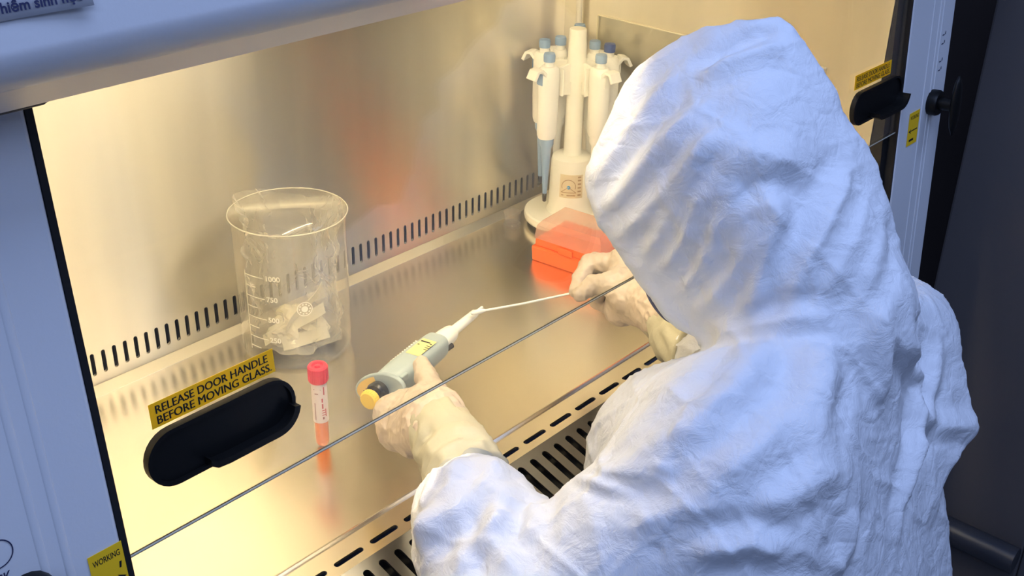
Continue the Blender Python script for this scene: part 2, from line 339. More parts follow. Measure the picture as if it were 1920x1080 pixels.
# printed marks and lock knobs
def knob(x,z,ang):
    k=MB(); B=gp(x,z,.004); k.lathe([(.0175,0),(.0175,.010),(.016,.013),(0,.013)],B,GN,20); k.lathe([(.0085,.012),(.0085,.030),(0,.030)],B,GN,16)
    o=k.build('lock_knob',M['black_plastic'],bsc,smooth='auto')
    d=GU*math.cos(ang)+GV*math.sin(ang); C=B+GN*.034; w=np.cross(GN,d); m=MB(); n=16; vs=[]
    for j in range(9):
        s=-1+2*j/8; r=math.sqrt(max(0,1-s*s)); 
        for i in range(n):
            t=2*math.pi*i/n; vs.append(C+d*s*.041+w*math.cos(t)*max(.0015,.012*r)+GN*math.sin(t)*max(.001,.006*r))
    m.add(vs,[(a*n+i,a*n+(i+1)%n,(a+1)*n+(i+1)%n,(a+1)*n+i) for a in range(8) for i in range(n)]+[tuple(range(n)),tuple(8*n+i for i in range(n))])
    m.build('wing',M['black_plastic'],o,smooth=True)
knob(1.490,.262,math.pi/2); knob(.1960,.2560,math.radians(-75))
def prints(rows,name,par):
    mb=MB()
    for s,x,z,wd,ht in rows: put_text(mb,s,gp(x,z,.004),GU,GV,GN,wd,ht,0,.01)
    return mb
mb=prints([('LOCK',.1705,.2750,.0195,.0065),('UNLOCK',.1660,.3068,.0225,.0065)],'p',bsc)
c=gp(.1848,.2950,.0044); ring=[]
for r in (.0098,.0090): ring+=[c+GU*r*math.cos(2*math.pi*k/36)+GV*r*math.sin(2*math.pi*k/36) for k in range(36)]
mb.add(ring,[(k,(k+1)%36,(k+1)%36+36,k+36) for k in range(36)]); mb.build('printed_marks',M['navy_ink'],bsc)
mb=MB()
for z in (.350,.338,.314,.302):
    O=gp(1.500,z,.0044); mb.add([O,O+GU*.006,O+GU*.006+GV*.0016,O+GV*.0016],[(0,1,2,3)]); mb.add([O+GU*.0075+GV*.001,O+GU*.010+GV*.001,O+GU*.010+GV*.005,O+GU*.0085+GV*.005],[(0,1,2,3)])
mb.build('printed_marks',M['navy_ink'],bsc)

# ================================================================== THINGS IN THE CABINET
M['red_cap']=mat('red_cap',(.72,.035,.06),.35,var=.05)
M['tube_plastic']=clear_mat('tube_plastic',(.97,.95,.93),haze=.10,edge=.5)
M['tube_label']=mat('tube_label',(.82,.72,.70),.6,var=.03)
M['orange_liquid']=mat('orange_liquid',(.90,.26,.06),.2,var=.04)
M['red_ink']=mat('red_ink',(.55,.10,.12),.6)
M['stand_white']=mat('stand_cream',(.92,.90,.80),.35,var=.02)
M['pip_white']=mat('pipette_white',(.90,.89,.82),.35,var=.02)
M['pip_blue']=mat('pipette_blue',(.22,.34,.52),.4,var=.05)
M['pip_darkblue']=mat('pipette_dark_blue',(.06,.10,.28),.4,var=.05)
M['pip_pale']=mat('pipette_pale_blue',(.34,.41,.43),.38,var=.02)
M['pip_black']=mat('pipette_black',(.010,.010,.012),.25)
M['yellow_knob']=mat('yellow_knob',(.80,.55,.08),.4,var=.05)
M['yellow_label']=mat('yellow_label',(.80,.70,.28),.5,var=.04)
M['amber_label']=mat('amber_label',(.72,.48,.14),.5,var=.05)
M['orange_plastic']=mat('orange_plastic',(.95,.17,.045),.38,var=.03)
M['swab_white']=mat('swab_white',(.86,.84,.76),.5)
M['cotton']=mat('cotton',(.88,.86,.80),.9,bump=.3,bscale=900)
M['frosted_lid']=clear_mat('frosted_lid',(1.0,.94,.90),haze=.42,hcol=(1.,.84,.74),gloss_r=.25,edge=.25)
M['waste_paper']=mat('waste_paper',(.74,.69,.52),.7,var=.05,scale=60)

# ---- beaker with its plastic bag and waste
bx,by=.7545,1.0265; BR=.0685; BH=.187
bk=empty('glass_beaker',(bx,by,0),'large clear glass beaker with white graduations standing against the slotted wall','beaker')
mb=MB(); mb.lathe([(0,.001),(BR-.010,.001),(BR-.004,.004),(BR,.012),(BR,BH-.008),(BR+.0015,BH-.003),(BR+.003,BH)],(bx,by,0),(0,0,1),56)
mb.build('wall',M['beaker_glass'],bk,smooth=True)
ring=[(bx+(BR+.0032)*math.cos(t),by+(BR+.0032)*math.sin(t),BH) for t in np.linspace(0,2*math.pi,57)]
MB().tube(ring,.0009,n=8,cap=False).build('rim',mat('rim_glass',(.80,.77,.68),.1,var=.02,alpha=.6),bk,smooth=True)
mb=MB(); mb.lathe([(BR-.006,.0015),(BR-.003,.003),(BR-.006,.0048)],(bx,by,0),(0,0,1),48); mb.build('base_ring',M['beaker_glass'],bk,smooth=True)
va=math.atan2(-by,-bx)                          # the marks face the front left
def on_beaker(mb,a,z,da,dz,mi=0):
    n=max(2,int(abs(da)/.08)); vs=[]
    for k in range(n+1):
        t=a+da*k/n
        for zz in (z,z+dz): vs.append((bx+(BR+.0004)*math.cos(t),by+(BR+.0004)*math.sin(t),zz))
    mb.add(vs,[(2*k,2*k+2,2*k+3,2*k+1) for k in range(n)],mi)
mb=MB()
for i,z in enumerate((.030,.044,.058,.072,.086,.100,.114,.128)):
    on_beaker(mb,va-.95,z,.42 if i%2 else .25,.0012)
on_beaker(mb,va-.95,.025,.016,.108)
for z,s in ((.129,'1000'),(.101,'750'),(.073,'500'),(.045,'250')):
    v,f=text_geo(s,.02); v=v*.0095
    mb.add([(bx+(BR+.0004)*math.cos(va-.50+x/BR),by+(BR+.0004)*math.sin(va-.50+x/BR),z+y-.003) for x,y,_ in v],f)
mb.build('graduations',M['etch'],bk); mb=MB()
# round maker's seal: a ring and a ring of dots
def bpt(u,w): return (bx+(BR+.0004)*math.cos(va+.16+u/BR),by+(BR+.0004)*math.sin(va+.16+u/BR),.088+w)
for r0,r1 in ((.0095,.0086),(.0040,.0)):
    vs=[bpt(r*math.cos(t),r*math.sin(t)) for r in (r0,max(r1,.0001)) for t in np.linspace(0,2*math.pi,25)[:-1]]; mb.add(vs,[(k,(k+1)%24,(k+1)%24+24,k+24) for k in range(24)])
for j in range(10):
    t=2*math.pi*j/10; u0,w0=.0064*math.cos(t),.0064*math.sin(t); mb.add([bpt(u0+.0011*math.cos(a),w0+.0011*math.sin(a)) for a in np.linspace(0,2*math.pi,9)[:-1]],[tuple(range(8))])
tag(mb.build('seal',M['etch'],bk),kind='stuff')
# crumpled bag: a wobbly sack, its mouth folded over the rim
mb=MB(); n,mz=72,40; vs=[]
for j in range(mz+1):
    s=j/mz; z=.006+(BH+.012-.006)*s
    for k in range(n):
        t=2*math.pi*k/n
        base=(BR-.010)*(1-.22*math.sin(math.pi*min(1,s*1.05))**2*(.6+.4*math.sin(3*t+2)))
        nz=mnoise.noise(Vector((2.2*math.cos(t)+4*s,2.2*math.sin(t),s*5)))*.011+abs(mnoise.noise(Vector((5*math.cos(t),5*math.sin(t)+3*s,s*9+3))))*-.010
        r=min(base+nz,BR-.003); zz=z
        if s>.9: zz=z+ .012*math.cos(2*(t-va-1.2))*(s-.9)/.1-.006*(s-.9)/.1; r=min(r+.004*(s-.9)/.1,BR-.003)
        if s<.06: r*=s/.06*.7+.3
        vs.append((bx+r*math.cos(t),by+r*math.sin(t),zz))
mb.add(vs,[(j*n+k,j*n+(k+1)%n,(j+1)*n+(k+1)%n,(j+1)*n+k) for j in range(mz) for k in range(n)])
bag=mb.build('plastic_bag',M['bag_film'],None,smooth=False); tag(bag,'crumpled clear plastic bag lining the glass beaker','bag')
bag.location=(0,0,0)
def strip(name,c,d,w,L,Wd,m,label,cat,curl=.004):
    c,d,w=npv(c),unit(d),unit(w); mb=MB(); vs=[]; nn=unit(np.cross(d,w))
    for k in range(9):
        s=-1+2*k/8; p=c+d*s*L/2+nn*curl*math.sin(2.5*s)
        vs+=[p-w*Wd/2,p+w*Wd/2,p+w*Wd/2+nn*.0012,p-w*Wd/2+nn*.0012]
    mb.add(vs,[(4*k+i,4*k+(i+1)%4,4*k+4+(i+1)%4,4*k+4+i) for k in range(8) for i in range(4)]+[(0,1,2,3),(32,33,34,35)])
    return tag(mb.build(name,m,None,smooth=False),label,cat,'waste in the beaker')
strip('paper_wrapper',(bx+.004,by-.012,.058),(.8,.15,.45),(-.2,-.3,.9),.075,.013,M['waste_paper'],'long cream paper wrapper, highest of the waste in the beaker','wrapper')
strip('paper_wrapper',(bx-.008,by-.006,.036),(.85,-.25,.28),(.1,.4,.9),.085,.014,M['waste_paper'],'crumpled cream wrapper lying low in the beaker','wrapper',.006)
strip('paper_wrapper',(bx-.004,by-.022,.020),(.9,-.3,.05),(.2,.5,.8),.060,.016,M['waste_paper'],'short cream paper scrap at the bottom of the beaker','wrapper',.005)
strip('paper_wrapper',(bx+.020,by+.006,.024),(.5,.6,.3),(-.5,.2,.8),.050,.014,M['waste_paper'],'cream scrap leaning behind the other waste in the beaker','wrapper',.005)

def tissue(c,r,seed,label):
    bm=bmesh.new(); bmesh.ops.create_icosphere(bm,subdivisions=3,radius=1)
    vs=[]; 
    for v in bm.verts:
        n_=mnoise.noise(v.co*1.7+Vector((seed,0,0)))*.5+(1-abs(mnoise.noise(v.co*3.1+Vector((0,seed,0))))*2.5)*.22; q=v.co*(1+n_); vs.append((c[0]+q.x*r*1.25,c[1]+q.y*r,max(.006,c[2]+q.z*r*.8)))
    bm.verts.index_update(); fs=[tuple(v.index for v in f.verts) for f in bm.faces]; bm.free()
    tag(MB().add(vs,fs).build('crumpled_tissue',M['waste_paper'],None),label,'tissue','waste in the beaker')
tissue((bx-.014,by+.004,.022),.016,1.,'cream crumpled tissue on the left of the beaker bottom')
tissue((bx+.020,by-.008,.020),.015,6.,'cream crumpled tissue on the right of the beaker bottom')
tissue((bx+.006,by+.018,.036),.014,9.,'crumpled tissue at the back of the beaker under the wrapper')
# ---- specimen tube
tx,ty=.6352,.8333; tb=empty('specimen_tube',(tx,ty,0),'clear specimen tube with red screw cap and orange liquid','tube')
r=.0083
MB().lathe([(.003,.0),(r*.75,.002),(r,.006),(r,.092)],(tx,ty,0),(0,0,1),28).build('barrel',M['tube_plastic'],tb,smooth=True)
MB().lathe([(0,.003),(r*.7,.004),(r-.0009,.008),(r-.0009,.044),(0,.044)],(tx,ty,0),(0,0,1),24).build('liquid',M['orange_liquid'],tb,smooth='auto')
mb=MB(); vs=[]; n=22
for k in range(n+1):
    t=va-2.2+4.4*k/n
    for z in (.036,.087): vs.append((tx+(r+.0003)*math.cos(t),ty+(r+.0003)*math.sin(t),z))
mb.add(vs,[(2*k,2*k+2,2*k+3,2*k+1) for k in range(n)]); lab=mb.build('label',M['tube_label'],tb,smooth=True)
mb=MB()
def tube_mark(a,z,da,dz,mi):
    vs=[(tx+(r+.0006)*math.cos(a+da*i),ty+(r+.0006)*math.sin(a+da*i),z+dz*j) for i in (0,1) for j in (0,1)]; mb.add(vs,[(0,2,3,1)],mi)
for a,z,da,dz,mi in ((-.75,.079,.9,.0007,1),(-.65,.0735,.45,.0012,1),(-.75,.040,.10,.022,1),(.45,.072,.16,.010,0),(.18,.063,.16,.005,0),(.18,.055,.18,.006,0),(.15,.046,.5,.0009,0),(.15,.049,.5,.0009,0),(.15,.052,.4,.0009,0),(.20,.041,.22,.003,1),(.6,.044,.12,.010,0)): tube_mark(va+a,z,da,dz,mi)
mb.build('lettering',[M['red_ink'],mat('brown_ink',(.35,.16,.14),.6)],lab)
cap=MB(); cr_=.0108
cap.lathe([(cr_-.001,.086),(cr_,.0875),(cr_,.1045),(cr_-.0012,.106),(.0068,.106),(.0058,.1035),(.0032,.1035),(.0026,.1058),(0,.1062)],(tx,ty,0),(0,0,1),36)
cap=cap.build('cap',M['red_cap'],tb,smooth='auto')
mb=MB()
for k in range(28):
    t=2*math.pi*k/28; d=npv((math.cos(t),math.sin(t),0)); w=npv((-math.sin(t),math.cos(t),0)); mb.obox(npv((tx,ty,.0962))+d*cr_,d*.0003,w*.0005,npv((0,0,.0078)))
mb.build('grip_ribs',M['red_cap'],cap)

# ---- orange tip box with frosted lid
c0=npv((1.1462,.9724,0)); e1=unit((.0105,-.0995,0)); e2=unit((.0995,.0105,0)); L1,L2=.121,.083
tip=empty('tip_box',tuple(c0+e1*L1/2+e2*L2/2),'orange pipette tip box with frosted pink lid in front of the pipette stand','box')
def fr(u,v,z): return c0+e1*u+e2*v+npv((0,0,z))
def frus(i0,z0,i1,z1,mb,capt=True):
    a=[fr(i0,i0,z0),fr(L1-i0,i0,z0),fr(L1-i0,L2-i0,z0),fr(i0,L2-i0,z0)]; b=[fr(i1,i1,z1),fr(L1-i1,i1,z1),fr(L1-i1,L2-i1,z1),fr(i1,L2-i1,z1)]
    fs=[(i,(i+1)%4,(i+1)%4+4,i+4) for i in range(4)]
    if capt: fs+=[(0,3,2,1),(4,5,6,7)]
    return mb.add(a+b,fs)
frus(.001,0,0,.024,MB()).build('base',M['orange_plastic'],tip,bevel=.0025)
frus(.004,.0241,.0045,.036,MB()).build('rack',M['orange_plastic'],tip,bevel=.0015)
mb=MB()
for i in range(12):
    for j in range(8):
        p=fr(.0125+i*.0087,.0140+j*.0087,.0361); mb.lathe([(.0030,0),(.0030,.0035),(.0016,.0035),(.0016,.0012),(0,.0012)],p,(0,0,1),8)
tag(mb.build('tips',M['orange_plastic'],tip),kind='stuff')
mb=MB(); frus(.0030,.0362,.0055,.056,mb,False); frus(.0055,.056,.011,.0635,mb,False); a=.011
mb.add([fr(a,a,.0635),fr(L1-a,a,.0635),fr(L1-a,L2-a,.0635),fr(a,L2-a,.0635)],[(0,1,2,3)]); mb.build('lid',M['frosted_lid'],tip)
MB().obox(fr(L1*.5,-.0006,.030),e1*.012,e2*.0012,npv((0,0,.005))).build('latch',M['orange_plastic'],tip,bevel=.0008)

# ---- small clear cap lying by the ledge
pc=empty('clear_cap',(1.2215,1.0770,0),'small clear plastic cap lying beside the pipette stand','cap')
MB().lathe([(0,.004),(.008,.004),(.010,.0035),(.0125,.012),(.0132,.020),(.0140,.021)],(1.2215,1.0770,0),(0,0,1),28).build('shell',M['tube_plastic'],pc,smooth='auto')
MB().lathe([(.0132,.0),(.0142,.001),(.0132,.003),(.009,.004)],(1.2215,1.0770,0),(0,0,1),28).build('rim',M['tube_plastic'],pc,smooth=True)

# ---- acrylic sheet against the right wall
ac=empty('acrylic_sheet',(1.373,.85,0),'clear acrylic sheet standing against the right inner wall','sheet')
MB().box((1.3715,.66,.0),(1.3745,1.0440,.3105)).build('pane',M['acrylic'],ac)
MB().box((1.3713,.66,.3106),(1.3747,1.0441,.3122)).build('polished_edge',M['acrylic_edge'],ac)
MB().box((1.3713,1.0441,.0),(1.3747,1.0450,.3122)).build('polished_edge',M['acrylic_edge'],ac)

# ---- pipette stand
sx,sy=1.2930,1.0190; st=empty('pipette_stand',(sx,sy,0),'cream carousel pipette stand on a round base in the far corner','stand')
MB().lathe([(.063,.0),(.067,.003),(.067,.0075)],(sx,sy,0),(0,0,1),56).build('turntable',mat('dark_base',(.10,.095,.08),.5),st,smooth='auto')
MB().lathe([(.067,.0076),(.0715,.009),(.0725,.014),(.0715,.0195),(.069,.0215),(.034,.0225)],(sx,sy,0),(0,0,1),64).build('base',M['stand_white'],st,smooth='auto')
MB().lathe([(.0375,.0215),(.0345,.030),(.0325,.105),(.0305,.1115),(.0265,.1145),(.0145,.116)],(sx,sy,0),(0,0,1),48).build('drum',M['stand_white'],st,smooth='auto')
MB().lathe([(.0152,.1150),(.0138,.120),(.0130,.235)],(sx,sy,0),(0,0,1),32).build('post',M['stand_white'],st,smooth='auto')
MB().lathe([(.0155,.233),(.0160,.25),(.0138,.268),(.0128,.309),(.0118,.3105),(0,.3105)],(sx,sy,0),(0,0,1),36).build('crown',M['stand_white'],st,smooth='auto')
# plate on the drum
mb=MB(); va2=math.atan2(-sy,-sx)+.02; vs=[]; n=10; rd=.0338
def dr(a,z,o=0.): q=rd+o-(z-.05)*.0267; return (sx+q*math.cos(va2+a),sy+q*math.sin(va2+a),z)
for k in range(n+1):
    a=-.55+1.10*k/n
    for z in (.054,.092): vs.append(dr(a,z,.0003))
mb.add(vs,[(2*k,2*k+2,2*k+3,2*k+1) for k in range(n)]); pl=mb.build('name_plate',mat('plate_beige',(.74,.64,.44),.5),st,smooth=True)
mb=MB()
def arc(c,r,t0,t1,w,mi,n=14):
    vs=[]
    for k in range(n+1):
        t=t0+(t1-t0)*k/n
        for q in (r,r-w): vs.append(dr(c[0]+q*math.cos(t)/rd,c[1]+q*math.sin(t),.0007))
    mb.add(vs,[(2*k,2*k+1,2*k+3,2*k+2) for k in range(n)],mi)
arc((-.12,.073),.0115,-.35,math.pi+.35,.0012,0); arc((-.12,.0715),.0030,0,2*math.pi,.0030,1)
for (u0,z0),(u1,z1) in (((-.47,.0625),(.23,.0625)),((-.12,.0715),(-.47,.0625)),((-.12,.0715),(.23,.0625))):
    vs=[]
    for k in range(7):
        u=u0+(u1-u0)*k/6; z=z0+(z1-z0)*k/6; vs+=[dr(u,z,.0007),dr(u,z+.0012,.0007)]
    mb.add(vs,[(2*k,2*k+2,2*k+3,2*k+1) for k in range(6)],0)
for i,z in enumerate((.058,.064,.070,.076,.082,.087)): mb.add([dr(.30,z,.0007),dr(.46,z,.0007),dr(.46,z+.0025,.0007),dr(.30,z+.0025,.0007)],[(0,1,2,3)],0)
mb.add([dr(-.45,.0575,.0007),dr(-.1,.0575,.0007),dr(.2,.0575,.0007),dr(.2,.0592,.0007),dr(-.1,.0592,.0007),dr(-.45,.0592,.0007)],[(0,1,4,5),(1,2,3,4)],0)
mb.build('emblem',[mat('brown_print',(.42,.28,.16),.6),mat('blue_print',(.05,.30,.60),.6)],pl)

def hand_pipette(ang, R, ztop, L, button, tipcol, label, rs=1.):
    """a pipette hung upright in the carousel, its hook towards the post"""
    x,y=sx+R*math.cos(ang),sy+R*math.sin(ang); d=npv((math.cos(ang),math.sin(ang),0)); w=npv((-d[1],d[0],0)); zt=ztop
    e=empty('pipette',(x,y,zt-L),label,'pipette','pipettes hung in the carousel stand')
    MB().lathe([(.0085,zt-.013),(.0088,zt-.004),(.0078,zt-.001),(0,zt)],(x,y,0),(0,0,1),20).build('button',button,e,smooth='auto')
    MB().lathe([(.0070,zt-.020),(.0070,zt-.0128)],(x,y,0),(0,0,1),16).build('collar',M['pip_white'],e,smooth='auto')
    prof=[]; zb=zt-.020; hb=L*.47
    mb=MB(); mb.lathe([(.0105*rs,zb),(.0138*rs,zb-.004),(.0150*rs,zb-.014),(.0148*rs,zb-hb*.6),(.0138*rs,zb-hb+.006),(.0120*rs,zb-hb)],(x,y,0),(0,0,1),24,sx=1.12,ref=d); body=mb.build('body',M['pip_white'],e,smooth='auto')
    # finger hook curling out and down
    pts=[npv((x,y,zb-.012))+d*.010,npv((x,y,zb-.003))+d*.019,npv((x,y,zb-.004))+d*.027,npv((x,y,zb-.016))+d*.033]
    mb=MB(); vs=[]
    for i,p in enumerate(pts):
        t=unit(pts[min(i+1,3)]-pts[max(i-1,0)]); nn=np.cross(t,w)
        for a,b in ((-1,-1),(1,-1),(1,1),(-1,1)): vs.append(p+w*a*.0100+nn*b*.0026)
    mb.add(vs,[(4*i+j,4*i+(j+1)%4,4*i+4+(j+1)%4,4*i+4+j) for i in range(3) for j in range(4)]+[(0,1,2,3),(12,13,14,15)]); mb.build('finger_hook',M['pip_white'],e,bevel=.001,smooth='auto')
    mb=MB(); p=npv((x,y,zb-.010))+w*.0123*(-1); 
    c=npv((x,y,zb-.016))+d*.0168; mb.obox(c,d*.0004,w*.006,npv((0,0,.010))); mb.build('colour_tab',tipcol,e)
    MB().lathe([(.0112,zb-hb+.0005),(.0108,zb-hb-.010),(.0078,zb-hb-.016),(.0066,zb-hb-.034),(.0036,zt-L+.014)],(x,y,0),(0,0,1),18).build('shaft',tipcol,e,smooth='auto')
    MB().lathe([(.0036,zt-L+.0145),(.0030,zt-L+.001),(.0018,zt-L)],(x,y,0),(0,0,1),12).build('nozzle',M['pip_black'],e,smooth=True)
    return e
def holder(ang,z0=.212,z1=.262,R=.040):
    d=npv((math.cos(ang),math.sin(ang),0)); w=npv((-d[1],d[0],0)); c=npv((sx,sy,0)); mb=MB()
    mb.prism([c+d*.0125+npv((0,0,z0)),c+d*R+npv((0,0,z0+.004)),c+d*R+npv((0,0,z1-.004)),c+d*.0125+npv((0,0,z1))],w*.004); o=mb.build('holder_arm',M['stand_white'],st,bevel=.001)
    mb=MB(); mb.obox(c+d*R+npv((0,0,(z0+z1)/2)),d*.0015,w*.0125,npv((0,0,(z1-z0)/2-.004))); mb.build('cradle',M['stand_white'],o,bevel=.001)
PIP=[(170,.0535,.283,.235,'pip_blue','pip_blue','white pipette with blue shaft, front left on the carousel stand'),
     (100,.0560,.286,.235,'pip_blue','pip_blue','white pipette at the back left of the carousel stand'),
     (68,.0520,.286,.230,'pip_blue','pip_white','pipette behind the post, left of the crown of the stand'),
     (36,.0560,.303,.230,'pip_blue','pip_white','tallest pipette, button rising behind the crown of the stand'),
     (5,.0480,.283,.230,'pip_blue','pip_white','pipette behind the post, right of the crown of the stand'),
     (-30,.0520,.285,.230,'pip_darkblue','pip_white','pipette with dark blue button on the right of the stand'),
     (-97,.0500,.284,.225,'pip_blue','pip_white','white pipette with pale blue tab, front right on the stand')]
for a,R,zt,L,b,t,lb in PIP:
    holder(math.radians(a),R=R-.0190); hand_pipette(math.radians(a),R,zt,L,M[b],M[t],lb,.82 if 0<a<70 else 1.)

# ---- paper notice taped to the header
hy=lambda z: .507+(z-.60)*(.545-.507)/(.86-.60)
hn=unit((0,-1,(.545-.507)/.26)); hv=unit((0,(.545-.507)/.26,1))
mb=MB(); cols=14; rows=8; vs=[]; x0,x1,zb,zt=.02,.2685,.6122,.74
for j in range(rows+1):
    for i in range(cols+1):
        u,v=i/cols,j/rows; lift=.0006+.0042*max(0,(u-.80)/.20)**2*max(0,1-v*4.0)**1.5
        vs.append(npv((x0+(x1-x0)*u,hy(zb+(zt-zb)*v),zb+(zt-zb)*v))+hn*lift)
mb.add(vs,[(j*(cols+1)+i,j*(cols+1)+i+1,(j+1)*(cols+1)+i+1,(j+1)*(cols+1)+i) for j in range(rows) for i in range(cols)])
pn=mb.build('paper_notice',M['paper'],None,smooth=True); tag(pn,'white paper notice with dark lettering taped to the cabinet header','notice')
md=pn.modifiers.new('thickness','SOLIDIFY'); md.thickness=.0003
mb=MB(); Ot=npv((.2255,hy(.6150),.6140))+hn*.0014
put_text(mb,'hiểm sinh học',Ot,GU,hv,hn,.0385,None,0,.025,0)
def nlift(x,z): u,v=(x-x0)/(x1-x0),max(0,(z-zb)/(zt-zb)); return .0042*max(0,(u-.80)/.20)**2*max(0,1-v*4.0)**1.5
mb.v=[tuple(npv(p)+hn*(nlift(p[0],p[2])+.0004)) for p in mb.v]
mb.build('lettering',M['navy_ink'],pn)

# ---- dark unit to the right of the cabinet
du=empty('dark_equipment',(2.0,.30,-.85),'tall dark blue equipment housing to the right of the cabinet','equipment')
MB().box((1.72,.332,-.85),(2.4,.578,1.3)).build('housing',M['slab'],du,bevel=.004)
MB().tube([(1.69,.575,-.545),(1.69,.333,-.545)],.024,n=20).build('rail',mat('black_rail',(.035,.037,.045),.35),du,smooth='auto')
MB().box((1.72,.300,-.85),(2.4,.331,1.3)).build('front_door',M['slab'],du,bevel=.003)

# ================================================================== PERSON AND WHAT IS HELD
def surface_nets(F, org, h):
    nx,ny,nz=F.shape; ins=F<0
    cnt=np.zeros((nx-1,ny-1,nz-1),np.int8)
    for i in (0,1):
        for j in (0,1):
            for k in (0,1): cnt+=ins[i:nx-1+i,j:ny-1+j,k:nz-1+k]
    act=(cnt>0)&(cnt<8); idx=-np.ones(act.shape,np.int64); A=np.argwhere(act); idx[act]=np.arange(len(A))
    acc=np.zeros((len(A),3)); n=np.zeros(len(A)); ai,aj,ak=A.T
    C=[(i,j,k) for i in (0,1) for j in (0,1) for k in (0,1)]
    for a in range(8):
        for b in range(a+1,8):
            ca,cb=C[a],C[b]
            if sum(abs(x-y) for x,y in zip(ca,cb))!=1: continue
            fa=F[ai+ca[0],aj+ca[1],ak+ca[2]]; fb=F[ai+cb[0],aj+cb[1],ak+cb[2]]; m=(fa<0)!=(fb<0)
            t=np.where(m,fa/np.where(m,fa-fb,1),0)
            p=np.array(ca)[None]+(np.array(cb)-np.array(ca))[None]*t[:,None]
            acc+=np.where(m[:,None],p,0); n+=m
    V=(A+acc/n[:,None])*h+np.array(org)
    quads=[]
    for ax in range(3):
        sl0=[slice(None)]*3; sl1=[slice(None)]*3; sl0[ax]=slice(0,-1); sl1[ax]=slice(1,None)
        ch=ins[tuple(sl0)]!=ins[tuple(sl1)]; E_=np.argwhere(ch); o1,o2=(ax+1)%3,(ax+2)%3
        ok=(E_[:,o1]>0)&(E_[:,o2]>0)&(E_[:,o1]<F.shape[o1]-1)&(E_[:,o2]<F.shape[o2]-1); E_=E_[ok]
        def cell(d1,d2):
            q=E_.copy(); q[:,o1]-=d1; q[:,o2]-=d2; return idx[q[:,0],q[:,1],q[:,2]]
        Q=np.stack([cell(1,1),cell(0,1),cell(0,0),cell(1,0)],1); fl=~ins[E_[:,0],E_[:,1],E_[:,2]]; Q[fl]=Q[fl][:,::-1]; quads.append(Q)
    return V,np.concatenate(quads)
class SDF:
    def __init__(s, lo, hi, h):
        s.lo=np.array(lo,float); s.h=h; n=np.ceil((np.array(hi)-s.lo)/h).astype(int)+1; s.n=n
        ax=[(s.lo[i]+h*np.arange(n[i])).astype(np.float32) for i in range(3)]; s.X,s.Y,s.Z=np.meshgrid(*ax,indexing='ij'); s.F=np.full(tuple(n),9.,np.float32)
    def smin(s,d,k):
        if k<=0: s.F=np.minimum(s.F,d); return
        hh=np.clip(.5+.5*(s.F-d)/k,0,1); s.F=s.F*(1-hh)+d*hh-k*hh*(1-hh)
    def cone(s,a,b,ra,rb,k=.02,flat=None):
        a=npv(a); b=npv(b); ab=b-a; L=ab@ab
        x,y,z=s.X-a[0],s.Y-a[1],s.Z-a[2]; t=np.clip((x*ab[0]+y*ab[1]+z*ab[2])/max(L,1e-9),0,1)
        s.smin(np.sqrt((x-t*ab[0])**2+(y-t*ab[1])**2+(z-t*ab[2])**2)-(ra+(rb-ra)*t),k)
    def chain(s,pts,rad,k=.01):
        for i in range(len(pts)-1): s.cone(pts[i],pts[i+1],rad[i],rad[i+1],k)
    def ellip(s,c,ax,r,k=.02):                     # ellipsoid with orthonormal axes
        c=npv(c); x,y,z=s.X-c[0],s.Y-c[1],s.Z-c[2]; q=0
        for a,rr in zip(ax,r): q=q+((x*a[0]+y*a[1]+z*a[2])/rr)**2
        s.smin((np.sqrt(q)-1)*min(r),k)
    def hull(s,pts,rad,k=.03,soft=.012,sub=False):
        P=np.array(pts,float); c=P.mean(0); pl=[]
        for i in range(len(P)):
            for j in range(i+1,len(P)):
                for l in range(j+1,len(P)):
                    n=np.cross(P[j]-P[i],P[l]-P[i]); m=np.linalg.norm(n)
                    if m<1e-9: continue
                    n/=m; d=(P-P[i])@n
                    if d.max()<1e-7: pl.append((n,n@P[i]))
                    elif d.min()>-1e-7: pl.append((-n,-n@P[i]))
        acc=None
        for n,o in pl:
            d=(s.X*n[0]+s.Y*n[1]+s.Z*n[2]-o).astype(np.float32)
            if acc is None: acc=d
            else:
                hh=np.clip(.5-.5*(acc-d)/soft,0,1); acc=acc*(1-hh)+d*hh+soft*hh*(1-hh)
        s.smin(acc-rad,k)
    def cut(s,d,k=.006):                           # keep only where d < 0 ... F = max(F, d), smooth
        hh=np.clip(.5-.5*(s.F-d)/k,0,1); s.F=s.F*(1-hh)+d*hh+k*hh*(1-hh)
    def mesh(s): return surface_nets(s.F,s.lo,s.h)
def mesh_obj(name,V,Q,m,parent,smooth_it=0,sub=0,post=None):
    me=bpy.data.meshes.new(name); off=np.array(origin_of(parent)) if parent is not None else np.zeros(3)
    me.from_pydata((V-off).tolist(),[],Q.tolist()); me.update()
    o=bpy.data.objects.new(name,me); COL.objects.link(o); me.materials.append(m)
    if smooth_it: md=o.modifiers.new('s','SMOOTH'); md.factor=.5; md.iterations=smooth_it
    if sub: md=o.modifiers.new('u','SUBSURF'); md.levels=sub; md.render_levels=sub
    if smooth_it or sub:
        dg=bpy.context.evaluated_depsgraph_get(); m2=bpy.data.meshes.new_from_object(o.evaluated_get(dg)); o.modifiers.clear(); o.data=m2; bpy.data.meshes.remove(me); me=m2; me.name=name
    if post: post(o,off)
    for p in me.polygons: p.use_smooth=True
    if parent is not None: o.parent=parent
    return o
def get_vn(me):
    n=len(me.vertices); v=np.empty(n*3); me.vertices.foreach_get('co',v); nn=np.empty(n*3); me.vertices.foreach_get('normal',nn); return v.reshape(-1,3),nn.reshape(-1,3)
def set_v(me,v): me.vertices.foreach_set('co',v.reshape(-1)); me.update()
